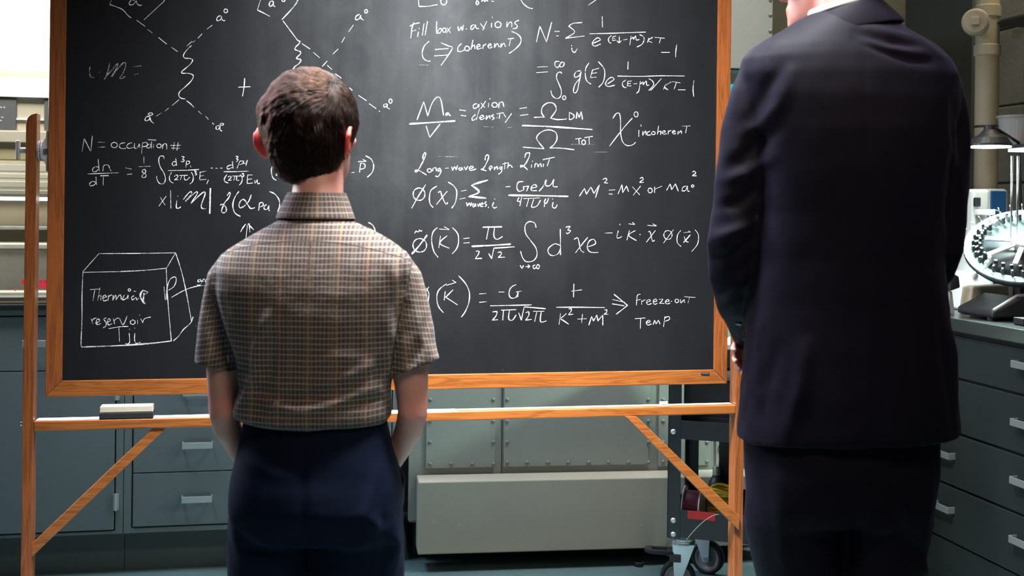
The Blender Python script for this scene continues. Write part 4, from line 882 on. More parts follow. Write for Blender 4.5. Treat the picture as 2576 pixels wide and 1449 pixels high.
strokes('chalk_formula', *c3, "148,915 200,775 200,775 230,885 230,885 262,790 300,742 330,760 350,880;390,860 370,865 370,880 392,865 395,880 408,880;*90,945 250,935 440,922;218,960 245,1048 245,1048 325,945;472,838 520,845;483,880 523,885;605,790 580,800 580,825 605,820 618,795 620,820;635,785 665,820;672,770 635,828;695,785 692,818;703,750 705,757;o740,800,20,18;770,825 775,785 775,785 800,778 810,815;625,830 600,915;595,872 568,900 575,918 602,900;625,900 655,890 645,878 625,895 640,912 665,900;680,880 675,912 675,912 700,882 705,905;735,875 715,885 735,900 720,915;*760,896 758,900;780,860 775,905;755,868 810,860;810,870 825,895;870,865 820,935;930,828 985,820;935,880 995,873;1040,895 1120,893 1120,893 1098,860 1105,815 1145,785 1190,790 1210,830 1190,870 1165,900 1165,900 1220,912 1290,907;1310,855 1308,912;1308,855 1345,880 1335,905 1308,912;1362,905 1368,855 1368,855 1385,895 1385,895 1400,850 1400,850 1410,912;*948,957 1150,965 1300,975 1485,988;955,1122 1118,1135 1118,1135 1080,1090 1060,1050 1090,1010 1150,990 1205,1010 1215,1060 1190,1105 1160,1128 1160,1128 1250,1130 1347,1142;1355,1060 1400,1055;1382,1060 1385,1105;o1418,1085,14,18;1425,1050 1488,1040;1460,1050 1462,1100", w=2.6)
strokes('chalk_words', *c3, "1640,905 1665,868 1690,865 1700,920 1700,1010 1715,1080 1750,1110 1790,1105 1815,1085;1790,900 1740,955 1680,1030 1615,1115;o1818,872,15,20;1840,990 1838,1045;1855,950 1856,965;1870,1000 1868,1035 1868,1035 1890,1000 1895,1030;1925,1000 1905,1010 1905,1030 1930,1028;o1950,1015,14,12;1990,960 1980,1025;1982,1010 2005,1000 2005,1028;2015,1015 2040,1005 2030,995 2018,1010 2030,1025 2050,1018;2065,995 2062,1025;2065,1005 2085,993;2095,1010 2115,1003 2105,995 2095,1008 2105,1022 2122,1015;2140,998 2135,1025 2135,1025 2160,998 2165,1020;2170,962 2235,960;2205,965 2195,1015", w=2.3)
strokes('chalk_words', *c4_, "172,112 172,85 183,65 190,75 180,105 150,165 130,192 117,192 125,182 150,188 195,215;o215,185,14,12;235,190 240,170 240,170 258,168 262,190;290,170 272,175 275,190 292,178 290,200 275,225 255,222;320,170 345,168;365,160 370,185 370,185 385,160 395,180 395,180 405,150;425,165 412,175 425,185 435,165 440,182;450,160 460,180 460,180 475,155;485,175 510,165 500,155 485,168 492,185 530,175;590,115 595,88 608,80 616,90 605,125 580,170 562,178 575,180 600,188;620,175 640,165 630,155 618,170 628,185;655,160 652,180 652,180 670,158 675,178;700,160 685,168 700,175 705,158 700,195 680,210;725,130 722,175;708,142 748,132;750,135 742,170;742,160 760,148 775,165;858,100 865,75 878,65 892,70 885,100 860,145 835,162 832,150 850,155 880,182;905,145 903,165;910,120 911,126;925,165 930,140 930,140 945,140 948,160 948,160 965,138 970,162;985,140 983,160;980,112 1062,95;1025,110 1010,155", w=2.7)
strokes('chalk_formula', *c4_, "o145,345,40,42;190,280 140,360 95,440;265,290 225,320 215,370 220,410 240,435;275,335 290,325 300,360 325,410 340,400;335,325 262,415;340,262 380,290 400,330 390,400 365,440;425,325 465,318;420,378 458,370;*610,250 540,270 500,285 500,285 550,330 480,360 480,360 598,372;465,400 470,425 470,425 485,405 492,425 492,425 500,400;515,408 505,418 515,430 525,408 528,428;538,408 545,428 545,428 555,405;560,418 578,410 565,405 560,425 580,428;600,395 588,405 600,418 590,430;612,430 615,438;655,375 656,380;650,400 640,425 655,438 672,430;730,295 760,293;850,260 815,265 805,300 820,325 850,315 848,295 848,295 885,290 885,290 870,325;900,305 940,295 925,280 905,295 905,320 940,320;1000,250 985,290 955,325;1005,248 1000,285 1030,285 1055,245 1055,245 1050,290 1080,295;*748,352 950,355 1152,360;820,368 808,390 830,395;838,365 825,425;850,375 960,370;885,378 870,430;920,378 905,430 940,425 965,385;1000,375 990,400 1005,405 1020,372;995,400 990,430;1045,375 1046,380;1050,400 1045,430 1065,438 1078,415", w=2.7)
strokes('chalk_formula', *c4_, "1228,358 1262,305 1262,305 1275,345 1275,345 1305,295 1305,295 1325,340 1325,340 1362,282 1362,282 1335,370;1385,245 1405,238 1412,250 1395,268 1395,268 1420,270;1425,318 1470,315;1425,343 1452,345;1487,345 1515,280 1515,280 1520,335 1520,335 1545,290 1545,290 1560,330;1585,295 1635,350;1640,290 1590,352;1635,240 1650,232 1658,245 1635,265 1662,265;o1705,320,14,16;1735,295 1735,335;1738,310 1785,290;1815,320 1840,275 1840,275 1850,315 1850,315 1875,275 1875,275 1895,325;1945,290 1925,300 1922,322 1945,318 1955,290 1958,322 1970,325;o1992,290,8,8;1990,195 2005,190 2012,203 1990,220 2018,220", w=2.4)
strokes('chalk_formula', *c4_, "115,610 125,595 140,600 148,588 155,595 165,590;o150,690,46,46;*200,620 140,700 95,750;270,570 240,600 230,660 245,730 275,772;280,580 345,585;315,565 348,583;290,625 278,708;335,625 285,675 350,710;370,570 405,610 412,660 400,710 368,748;445,645 485,640;445,675 485,672;*575,568 705,565;615,570 600,650;655,570 650,625 670,650 710,630;*500,697 640,690 765,682;530,730 550,730 545,750 525,780 525,780 570,778;615,745 635,780 635,780 650,710 650,710 790,700;*655,708 790,700;675,740 695,735 700,750 680,772 680,772 725,770", w=2.6)
strokes('chalk_formula', *c4_, "935,570 925,540 890,530 862,555 865,610 900,660 935,710 940,760 915,795 870,800 845,775 830,730;828,825 840,845 850,825;865,835 890,832;880,822 893,832 880,842;930,822 915,830 920,848 935,840 945,820 958,830 950,848 935,840;1098,580 1100,680 1100,755;1095,690 1060,680 1020,710 1018,740 1045,760 1085,745 1100,710;1135,568 1165,563 1150,585 1168,592 1150,610 1138,605;1190,650 1215,640 1225,670 1235,720 1258,738;1285,635 1240,690 1200,742;1285,700 1335,680 1325,650 1295,660 1280,700 1300,735 1355,738", w=2.4)
strokes('chalk_formula', *c4_, "1398,608 1450,606;1490,590 1480,635 1495,640 1515,630;1500,546 1501,554;1560,545 1600,550;1585,535 1602,548;1565,590 1548,655;1605,590 1560,622 1612,658;*1635,615 1638,620;1685,555 1745,560;1722,545 1748,558;1690,600 1705,600 1720,660 1735,655;1740,590 1680,668;o1825,620,28,30;1862,585 1795,675;1912,590 1890,620 1888,670 1915,700;1930,605 1975,600;1962,592 1978,602;1935,630 1945,660 1965,670;*1975,620 1930,672;2008,585 2030,620 2025,680 1985,732", w=2.2)
strokes('chalk_formula', *c4_, "170,968 178,975;212,970 165,1040;195,978 212,1020 205,1070;330,950 280,990 265,1040 275,1100 310,1145;330,960 392,942;370,925 395,942;322,1000 315,1060;375,990 325,1040 325,1040 405,1092;412,895 460,950 485,1010 480,1080 455,1140 430,1175;552,1018 598,1015;552,1075 600,1070;683,1005 722,1005;800,955 765,975 752,1015 765,1045 800,1040 815,1005;800,1005 840,998;815,1000 812,1040;625,1098 780,1095 905,1092;640,1140 670,1138 665,1165 640,1195 640,1195 678,1192;700,1128 800,1124;715,1130 710,1195;755,1130 750,1185 775,1195 800,1160;818,1145 835,1195 835,1195 855,1105 855,1105 1000,1118;*860,1106 1000,1118;865,1145 885,1140 885,1165 865,1195 865,1195 905,1190;915,1135 990,1135;940,1138 925,1205;970,1138 965,1205 1005,1200", w=2.6)
strokes('chalk_symbol', *c4_, "1175,1000 1245,990", w=2.6, mat='chalkfaint')
strokes('chalk_formula', *c4_, "1190,950 1188,1040;1072,1108 1250,1108 1398,1110;1100,1150 1090,1225;1140,1150 1100,1185 1100,1185 1155,1222;1155,1120 1172,1118 1170,1135 1155,1158 1155,1158 1185,1155;1215,1188 1275,1185;1248,1155 1242,1215;1290,1230 1310,1170 1310,1170 1322,1200 1322,1200 1345,1160 1345,1160 1352,1200 1352,1200 1385,1160 1385,1160 1385,1230;1395,1128 1410,1125 1412,1140 1395,1155 1395,1155 1422,1155;1450,1055 1535,1075;1448,1085 1530,1098;1460,1020 1510,1060 1552,1095 1552,1095 1515,1125 1475,1155", w=2.6)
strokes('chalk_words', *c4_, "1640,1020 1618,1030 1612,1095;1608,1062 1640,1055;1648,1060 1648,1090;1650,1070 1672,1055;1680,1075 1705,1065 1695,1055 1680,1070 1690,1090 1715,1082;1725,1072 1750,1065 1740,1052 1725,1068 1735,1088 1755,1080;1765,1055 1790,1055 1768,1082 1768,1082 1800,1082;1810,1072 1832,1065 1822,1055 1808,1070 1815,1085 1840,1080;1845,1068 1852,1068;o1885,1065,12,12;1910,1055 1912,1078 1935,1055 1935,1055 1938,1078;1935,1037 2010,1042;1970,1042 1960,1080;1602,1185 1672,1180;1640,1185 1638,1252;1680,1215 1705,1205 1695,1195 1678,1212 1690,1228 1715,1220;1725,1225 1735,1195 1735,1195 1745,1220 1745,1220 1760,1195 1760,1195 1772,1222;1805,1170 1795,1240;1803,1180 1830,1170 1835,1190 1800,1205", w=2.1)
# faint erased lines
strokes('chalk_smudge', *c3, "655,965 735,970;835,972 880,970;1320,1100 1505,1102;1500,1160 1600,1160;165,495 240,497", w=0.8, mat='chalkfaint')
strokes('chalk_smudge', *c4_, "270,90 330,91 410,92", w=0.8, mat='chalkfaint')
# ------------------------------------------------------------------ people
def voxel(mb, size, smooth=6, factor=0.5):
    """merge overlapping closed shapes into one continuous surface"""
    me = mb.mesh('source'); o = bpy.data.objects.new('source', me); COL.objects.link(o)
    r = o.modifiers.new('r', 'REMESH'); r.mode = 'VOXEL'; r.voxel_size = size; r.adaptivity = 0
    if smooth: s = o.modifiers.new('s', 'SMOOTH'); s.factor = factor; s.iterations = smooth
    bpy.context.view_layer.update()
    out = bpy.data.meshes.new_from_object(o.evaluated_get(bpy.context.evaluated_depsgraph_get()))
    bpy.data.objects.remove(o); bpy.data.meshes.remove(me)
    out.polygons.foreach_set('use_smooth', [True]*len(out.polygons)); return out
def get_co(me): a = np.empty(len(me.vertices)*3, np.float32); me.vertices.foreach_get('co', a); return a.reshape(-1, 3).astype(float)
def set_co(me, a): me.vertices.foreach_set('co', a.astype(np.float32).ravel()); me.update()
def get_no(me): a = np.empty(len(me.vertices)*3, np.float32); me.vertices.foreach_get('normal', a); return a.reshape(-1, 3).astype(float)
def noise_v(P, sc, seed=0):
    return np.array([noise.noise(Vector((p[0]*sc[0]+seed, p[1]*sc[1], p[2]*sc[2]))) for p in P])
def ringloft(mb, rings, n=48):
    """rings: (cx, cy, z, rx, r_back, r_front, power)"""
    v = []; m = len(rings)
    for cx, cy, z, rx, rb, rf, p in rings:
        for k in range(n):
            a = 2*math.pi*k/n; c, s = math.cos(a), math.sin(a)
            x = math.copysign(abs(c)**(2/p), c)*rx; y = math.copysign(abs(s)**(2/p), s)*(rf if s > 0 else rb)
            v.append((cx+x, cy+y, z))
    if rings[0][2] > rings[-1][2]: pass
    f = []
    up_ = rings[-1][2] > rings[0][2]
    for i in range(m-1):
        for k in range(n):
            k2 = (k+1) % n; q = (i*n+k, i*n+k2, (i+1)*n+k2, (i+1)*n+k)
            f.append(q if up_ else q[::-1])
    a_, b_ = tuple(range(n)), tuple(range((m-1)*n, m*n))
    f += [a_[::-1], b_] if up_ else [a_, b_[::-1]]
    return mb.add(v, f)
def head_shape(mb, H, M4, nose=True):
    """head with jaw, brow, nose, lips; local +y is the face, z up from the chin; H head height"""
    T = [(0.00,.09,.36,.02),(0.03,.14,.40,.00),(0.08,.175,.41,-.06),(0.15,.21,.41,-.14),(0.25,.24,.40,-.26),(0.35,.265,.385,-.36),(0.45,.285,.375,-.42),
         (0.55,.295,.365,-.45),(0.63,.305,.385,-.465),(0.75,.305,.37,-.455),(0.85,.27,.31,-.41),(0.92,.215,.23,-.32),(0.97,.14,.13,-.21),(1.0,.05,.02,-.10)]
    t_ = MB(); rings = []
    for t, w, f, b in T:
        cy = (f+b)/2; ry = (f-b)/2; rings.append((0, cy*H, t*H, w*H, ry*H, ry*H, 2.25))
    ringloft(t_, rings, 40)
    t_.tube([(0, .375*H, .60*H), (0, .41*H, .50*H), (0, .465*H, .41*H), (0, .44*H, .375*H), (0, .38*H, .37*H)], [.025*H, .035*H, .055*H, .06*H, .04*H], 12)
    for s in (-1, 1):
        t_.ball((s*.045*H, .43*H, .385*H), .03*H, .04*H, .025*H, 10, 8)
        t_.ball((s*.12*H, .335*H, .625*H), .10*H, .05*H, .03*H, 12, 8)
        t_.ball((s*.15*H, .28*H, .42*H), .10*H, .09*H, .09*H, 12, 8)
        # ear: bowl with a raised helix
        E = MB()
        E.ball((0.012*H*s, 0, 0.02*H), .020*H, .080*H, .125*H, 16, 10)
        E.tube([(0.03*H*s, .05*H, -.08*H), (0.03*H*s, .085*H, 0.02*H), (.03*H*s, .05*H, .12*H), (.03*H*s, -.03*H, .135*H), (.03*H*s, -.085*H, .07*H), (.03*H*s, -.08*H, -.03*H), (.02*H*s, -.035*H, -.11*H), (0.01*H*s, 0.01*H, -.14*H)], .021*H, 8)
        E.mat(Matrix.Translation((s*.305*H, -.065*H, .43*H)) @ Matrix.Rotation(R(s*20), 4, 'Z') @ Matrix.Rotation(R(s*6), 4, 'Y'))
        t_.add(E.v, E.f)
    t_.ball((0, .395*H, .255*H), .085*H, .032*H, .018*H, 14, 8); t_.ball((0, .39*H, .215*H), .07*H, .035*H, .020*H, 14, 8)
    t_.ball((0, .385*H, .06*H), .07*H, .04*H, .05*H, 12, 8)
    t_.mat(M4); mb.add(t_.v, t_.f)
def hand(mb, wrist, dirv, palm_n, side, S=1.0, curl=0.9):
    """palm plus five unequal bent fingers; palm_n = direction the palm faces, side +1/-1 puts the thumb"""
    d = Vector(dirv).normalized(); nrm = Vector(palm_n); nrm = (nrm - d*nrm.dot(d)).normalized(); sd = d.cross(nrm)*side
    w = Vector(wrist)
    for k, off in enumerate((-0.030, -0.010, 0.010, 0.030)):
        mb.tube([w + sd*off*0.6*S, w + d*0.045*S + sd*off*0.9*S, w + d*0.088*S + sd*off*S], [0.015*S, 0.0145*S, 0.0115*S], 12)
    for off, L in zip((-0.033, -0.011, 0.011, 0.032), (0.062, 0.080, 0.086, 0.076)):
        p = w + d*0.085*S + sd*off*S*1.05; pts = [p - d*0.02*S, p]; dd = d.copy(); ax = sd*side
        for j, f in enumerate((0.46, 0.30, 0.24)):
            q = Matrix.Rotation(curl*(0.55, 0.75, 0.5)[j], 3, d.cross(nrm)); dd = q @ dd; p = p + dd*L*f*S; pts.append(p)
        mb.tube(pts, [0.0095*S, 0.0098*S, 0.0088*S, 0.0080*S, 0.0062*S], 10)
    p = w + d*0.022*S + sd*0.030*S; t1 = (d*0.6 + sd*0.75 + nrm*0.35).normalized(); t2 = (d*0.9 + sd*0.25 + nrm*0.5).normalized()
    mb.tube([w + d*0.008*S + sd*0.012*S, p, p + t1*0.036*S, p + t1*0.036*S + t2*0.030*S], [0.014*S, 0.0135*S, 0.0110*S, 0.0080*S], 10)
class Person:
    def __init__(s, px, Y): s.Y = Y; s.o = at(px, 520, Y); s.o.z = 0; s.s = FPX / Y
    def p(s, px, py, dy=0.0):
        """pixel seen at depth Y+dy, in person coordinates"""
        w = at(px, py, s.Y + dy); return Vector((w.x - s.o.x, dy, w.z))
    def ring(s, y, L, Rr, rb, rf, cy=0.0, p=2.3):
        a = s.p(L, y); b = s.p(Rr, y); return ((a.x+b.x)/2, cy, (a.z+b.z)/2, (b.x-a.x)/2, rb, rf, p)
    def path(s, mb, pts, n=20, ratio=1.0):
        """pts: (px, py, radius px, dy)"""
        mb.tube([s.p(x, y, dy) for x, y, r, dy in pts], [r/FPX*(s.Y+dy) for x, y, r, dy in pts], n, ratio)
    def polyline(s, pts): return np.array([[s.p(x, y).x, s.p(x, y).z] for x, y in pts])
def seg_dist(P, L):
    best = np.full(len(P), 9.0); tt = np.zeros(len(P)); n = len(L)-1
    for i in range(n):
        a, b = L[i], L[i+1]; ab = b-a; t_ = np.clip(((P-a) @ ab)/(ab @ ab), 0, 1); d = np.linalg.norm(P - a - t_[:, None]*ab, axis=1)
        m = d < best; best[m] = d[m]; tt[m] = (i+t_[m])/n
    return best, tt
def folds(me, per, lst, back_only=True):
    """ridges (+) and valleys (-) along lines on the cloth: (points px, amplitude m, width m)"""
    co = get_co(me); no = get_no(me); P = co[:, [0, 2]]; D = np.zeros(len(co))
    w0 = np.clip(-no[:, 1]*1.5+0.3, 0, 1) if back_only else 1
    for pts, amp, wid in lst:
        d, t_ = seg_dist(P, per.polyline(pts)); D += amp*np.exp(-(d/wid)**2)*np.sin(np.pi*np.clip(t_*0.9+0.05, 0, 1))**0.6*w0
    set_co(me, co + no*D[:, None])

def tuck(me, Cc, rad, keep, skip, k=0.925):
    """keep the scalp under the hair"""
    co = get_co(me); c = np.array(Cc)
    for i in np.nonzero(np.linalg.norm(co - c, axis=1) < 0.16)[0]:
        v = Vector(co[i] - c); l = v.length
        if l < 1e-4 or skip[i] > 0.05: continue
        d = v/l
        if keep(d) and v.z > -0.07:
            r = rad(d)*(k if v.z > -0.04 else k + (1.15-k)*(-0.04-v.z)/0.03)
            if l > r: co[i] = c + np.array(d)*r
    set_co(me, co)
# ---- the boy
B = Person(788, 2.31)
boy = empty('person', B.o, 0, 'boy seen from behind in a brown checked short-sleeved shirt and navy trousers, hands in pockets', 'person')
torso_px = [(545,722,868,.058,.060,0,2.1),(556,700,890,.066,.066,0,2.1),(566,682,912,.072,.070,0,2.1),(578,660,938,.078,.074,0,2.1),(592,634,965,.083,.078,0,2.1),(610,604,995,.089,.082,0,2.1),(630,574,1018,.094,.086,0,2.15),
    (652,556,1036,.099,.090,0,2.2),(685,548,1036,.105,.096,0,2.3),(730,552,1028,.110,.100,0,2.4),(800,568,1016,.112,.104,0,2.4),(870,586,1000,.110,.106,0,2.4),(930,600,990,.110,.106,0,2.4),(985,600,986,.113,.108,0,2.4),(1020,594,984,.117,.110,0,2.4),
    (1040,590,982,.118,.112,0,2.4),(1051,604,975,.112,.106,0,2.4),(1058,618,968,.098,.096,0,2.4)]
pants_px = [(1030,626,965,.096,.094,0,2.4),(1060,614,974,.102,.100,0,2.4),(1080,610,978,.104,.102,0,2.4),(1110,602,987,.110,.106,0,2.4),(1160,594,1000,.120,.110,0,2.4),(1210,588,1008,.130,.112,0,2.4),(1260,584,1013,.134,.114,0,2.5),(1300,580,1014,.128,.114,0,2.5),(1340,578,1014,.116,.112,0,2.5)]
neck = [(795,560,74,0),(797,520,68,.005),(800,480,64,.012),(802,440,62,.02),(798,400,62,.03)]
# head placement
HB = 0.222; chin = B.p(800, 476); hc = Matrix.Translation((B.p(774, 300).x, 0.045, chin.z-0.002)) @ Matrix.Rotation(R(-18), 4, 'Z') @ Matrix.Rotation(R(6), 4, 'X') @ Matrix.Diagonal((1.25, 1.1, 1, 1))
hC = B.p(773, 315); hC.y = 0.028
Ry = Matrix.Rotation(R(-13), 3, 'Z')
def rad_b(d):
    e = Ry.transposed() @ d
    ax, ay = 0.0925, 0.100
    az = 0.112 if e.z > 0 else 0.118
    h_ = math.hypot(e.x/ax, e.y/ay); pw = 2.0 if e.z > 0 else 2.5
    r = 1/((h_**pw + abs(e.z/az)**pw)**(1/pw))
    r *= 1 - 0.13*math.exp(-((d-Vector((.9, 0, -.45))).length/.30)**2) - 0.14*math.exp(-((d-Vector((-.88, 0, -.52))).length/.30)**2) + 0.10*math.exp(-((d-Vector((-.93, -.25, .30))).length/.42)**2) + 0.05*math.exp(-((d-Vector((.72, -.2, .62))).length/.5)**2) + 0.06*math.exp(-((d-Vector((-.45, .2, .8))).length/.45)**2) - 0.03*math.exp(-((d-Vector((-.85, -.3, .62))).length/.18)**2)
    r *= 1 - 0.10*math.exp(-((d-Vector((-.8, -.1, -.6))).length/.35)**2) - 0.04*math.exp(-((d-Vector((.8, -.1, -.55))).length/.35)**2)
    r += 0.0028*noise.noise(Vector((d.x*6+3, d.y*4, d.z*3.2))) + 0.0012*noise.noise(Vector((d.x*16+d.z*4, d.y*8, d.z*7)))
    return r
def keep_b(d):
    e = Ry.transposed() @ d
    if e.y > 0.30 and e.z < 0.50 and not (abs(e.x) > 2): return False
    return e.z > -0.95 + 0.75*max(0, abs(e.x)-.30) + 0.9*max(0, e.y+.30)
arm_l = [(572,700,36,0),(560,780,40,0),(562,860,43,0),(564,935,44,0),(562,1000,38,0),(563,1040,37,-.005),(572,1075,35,.01),(594,1120,29,.04),(614,1160,23,.06),(634,1190,21,.06)]
arm_r = [(1005,700,36,0),(1022,780,40,0),(1030,860,44,0),(1032,935,46,0),(1037,1000,40,0),(1038,1040,38,-.005),(1030,1075,36,.01),(1010,1120,30,.03),(990,1160,24,.045),(968,1190,21,.05)]
def shrink(rs, k):
    return [B.ring(y, L+k, r-k, rb-.012, rf-.012, cy, p) for y, L, r, rb, rf, cy, p in rs]
mb = MB()
ringloft(mb, shrink(torso_px[2:-3], 16)); ringloft(mb, shrink(pants_px, 16)); B.path(mb, neck, 24, 1.05)
B.path(mb, arm_l, 24); B.path(mb, arm_r, 24)
hand(mb, B.p(640, 1185, .05), (0.12, 0.05, -1), (0.3, -1, 0), 1, 0.72, 0.35); hand(mb, B.p(962, 1185, .045), (-0.12, 0.05, -1), (-0.3, -1, 0), -1, 0.72, 0.35)
for cxp in (684, 902):
    B.path(mb, [(cxp,1230,76,0),(cxp,1449,72,0),(cxp,1620,60,.01),(cxp,1800,58,-.01),(cxp,2020,40,-.01),(cxp,2095,36,0)], 20)
head_shape(mb, HB, hc)
me = voxel(mb, 0.005, 5)
co = get_co(me); inv = np.array(hc.inverted()); L_ = (np.c_[co, np.ones(len(co))] @ inv.T)[:, :3]
ear = np.clip((np.abs(L_[:, 0]) - .285*HB)/.01, 0, 1)*(np.abs(L_[:, 2]-.43*HB) < .18*HB)*(np.abs(L_[:, 1]+.09*HB) < .14*HB)  # redder ears, with their backlit glow put into the colour
lips = np.exp(-((L_[:, 2]-.235*HB)/.03/HB)**2)*(np.abs(L_[:, 0]) < .08*HB)*(L_[:, 1] > .37*HB)
z_el = B.p(800, 1010).z; elb = 0.10*np.exp(-((co[:, 2]-z_el)/.05)**2)
at_ = me.attributes.new('flush', 'FLOAT', 'POINT'); at_.data.foreach_set('value', np.clip(ear*0.9+lips*.8+elb, 0, 1).astype(np.float32))
tuck(me, hC, rad_b, keep_b, ear); put('body', me, M['skin_boy'], boy)
for s in (-1, 1):
    c_ = hc @ Vector((s*.125*HB, .315*HB, .555*HB)); MB().ball(c_, .050*HB, .050*HB, .050*HB, 16, 10).build('eye', M['eye'], boy, smooth=True)
# shirt
mb = MB(); ringloft(mb, [B.ring(*r) for r in torso_px], 56)
def sleeve(pts, hem):
    """tube with a hollow end"""
    inner = [(x, y-2, r*0.86, dy) for x, y, r, dy in pts[:0:-1][:3]]
    B.path(mb, pts + inner[:1] + [(pts[-2][0], pts[-2][1], pts[-2][2]*0.78, pts[-2][3])], 32, 1.0)
slL = [(612,668,40,0),(585,672,44,0),(566,700,44,0),(555,760,46,0),(549,830,50,0),(547,890,56,0),(548,924,60,0)]
slR = [(965,668,40,0),(995,668,46,0),(1016,700,46,0),(1030,760,48,0),(1037,830,54,0),(1041,890,62,0),(1043,924,66,0)]
for sl in (slL, slR):
    pp = [B.p(x, y, dy) for x, y, r, dy in sl]; rr_ = [r/B.s for x, y, r, dy in sl]
    pp += [pp[-1] + Vector((0, 0, .002)), pp[-2], pp[-3]]; rr_ += [rr_[-1]-.007, rr_[-2]-.010, rr_[-3]-.013]
    t_ = MB(); k0 = len(t_.v); t_.tube(pp, rr_, 36)
    # slanted hem: outer side ends higher
    n_ = 36; sgn = -1 if sl is slL else 1
    for i in (len(sl)-1, len(sl)):
        for k in range(n_):
            v_ = t_.v[i*n_+k]; dx = (v_[0]-pp[i].x)*sgn; t_.v[i*n_+k] = (v_[0], v_[1], v_[2] + dx*0.26)
    mb.add(t_.v, t_.f)
me = voxel(mb, 0.0045, 4)
co = get_co(me); no = get_no(me)
# loose cloth: broad waves, then named folds
w1 = noise_v(co, (9, 9, 14), 3); w2 = noise_v(co, (22, 22, 34), 9)
low = np.clip((1.15 - co[:, 2])/0.25, 0.25, 1)
set_co(me, co + no*((w1*0.0060 + w2*0.0022)*low)[:, None])
folds(me, B, [([(700,780),(672,860),(665,930),(640,985),(610,1020)], .009, .010), ([(720,840),(700,930),(672,985)], -.008, .013),
    ([(560,720),(580,790),(612,860),(640,900)], .006, .009), ([(600,930),(650,945),(700,940)], .004, .009),
    ([(640,950),(760,985),(860,965),(940,940)], -.006, .013), ([(660,975),(780,1010),(900,985),(975,955)], .005, .011),
    ([(975,820),(955,880),(965,940),(985,970)], -.006, .011), ([(1000,740),(985,830),(955,900),(880,935)], .006, .012),
    ([(870,1000),(930,990),(985,1000)], -.006, .010), ([(640,1000),(700,1020),(790,1026)], -.004, .010),
    ([(1020,700),(1000,760),(1000,820)], -.007, .010), ([(540,740),(548,820),(575,900)], -.005, .010),
    ([(1050,760),(1062,840),(1085,890)], .004, .009), ([(1075,800),(1060,870),(1040,910)], -.004, .008),
    ([(980,640),(1000,690),(1005,740)], .004, .010), ([(790,900),(860,880),(940,890)], .004, .013), ([(690,1035),(720,1000),(735,960)], .004, .008)])
co = get_co(me); no = get_no(me)
# cloth coordinates
cxm = B.p(785, 800).x; Rm = 0.155
ang = np.arctan2(co[:, 0]-cxm, -(co[:, 1])); u = ang*Rm; v = co[:, 2].copy()
xs = np.clip((co[:, 0]-cxm), -.3, .3); back = no[:, 1] < 0.25
u = np.where(back, xs*1.03, u)
lineL = B.polyline([(552,640),(534,720),(570,800),(612,945)]); lineR = B.polyline([(1040,640),(1030,720),(1008,800),(985,945)])
xl = np.interp(-co[:, 2], -lineL[:, 1], lineL[:, 0]); xr = np.interp(-co[:, 2], -lineR[:, 1], lineR[:, 0])
for isl, sl in ((co[:, 0] < xl, slL), (co[:, 0] > xr, slR)):
    a_, b_ = B.p(sl[2][0], sl[2][1]), B.p(sl[-1][0], sl[-1][1]); ax = (b_-a_).normalized(); sd = Vector((ax.z, 0, -ax.x))
    rel = co - np.array(a_); vv = -(rel @ np.array(ax)); uu = rel @ np.array(sd); cx_ = np.arctan2(uu, -rel[:, 1])*0.045
    u = np.where(isl, cx_+0.003, u); v = np.where(isl, vv + (uu*0.26 if sl is slL else uu*-0.26), v)
fab = np.stack([u, v, np.zeros(len(u))], 1).astype(np.float32)
a_ = me.attributes.new('fab', 'FLOAT_VECTOR', 'POINT'); a_.data.foreach_set('vector', fab.ravel())
a_ = me.attributes.new('armhole', 'FLOAT', 'POINT')
a_.data.foreach_set('value', (np.minimum(np.abs(co[:, 0]-xl), np.abs(co[:, 0]-xr))*100).astype(np.float32))
# seams drawn by the material: yoke seam, box pleat, armholes (stitching is flat print on the cloth, plus bump)
t = M['plaid_t']; S_ = M['plaid_xyz']; X_, Y_, Zz = S_.outputs[0], S_.outputs[1], S_.outputs[2]
zy = t.math('SUBTRACT', B.p(785, 603).z, t.math('MULTIPLY', t.math('POWER', t.math('ABSOLUTE', t.math('SUBTRACT', X_, cxm)), 2.0), 1.0))
dy_ = t.math('ABSOLUTE', t.math('SUBTRACT', Zz, zy))
backm = t.math('LESS_THAN', Y_, 0.0)
yoke = t.math('MULTIPLY', t.math('LESS_THAN', dy_, 0.0013), backm)
pls = []
for px_ in (757, 800):
    dx_ = t.math('ABSOLUTE', t.math('SUBTRACT', X_, B.p(px_, 650).x)); pls.append(t.math('LESS_THAN', dx_, 0.0011 if px_ == 757 else 0.0018))
pl_ = t.math('MULTIPLY', t.math('MAXIMUM', pls[0], pls[1]), t.math('MULTIPLY', t.math('LESS_THAN', Zz, zy), t.ramp(t.math('SUBTRACT', Zz, 0.9), [(0.12, 0.0), (0.26, 1.0)])))
pl_ = t.math('MULTIPLY', pl_, backm)
AH = t.n('ShaderNodeAttribute', _attribute_name='armhole'); ah = t.math('MULTIPLY', t.math('LESS_THAN', AH.outputs['Fac'], 0.16), t.math('GREATER_THAN', AH.outputs['Fac'], 0.0001))
sm = t.math('MAXIMUM', t.math('MAXIMUM', yoke, pl_), ah)
old = t.p.inputs['Base Color'].links[0].from_socket
t.set(t.p.inputs['Base Color'], t.mix(t.math('MULTIPLY', sm, 0.72), old, (0.012, 0.010, 0.009, 1)))
t.bump(t.math('SUBTRACT', t.math('MULTIPLY', t.noise(t.coords(), 60, 3), 0.6), sm), 0.0016, 0.8)
shirt = put('shirt', me, M['plaid'], boy)
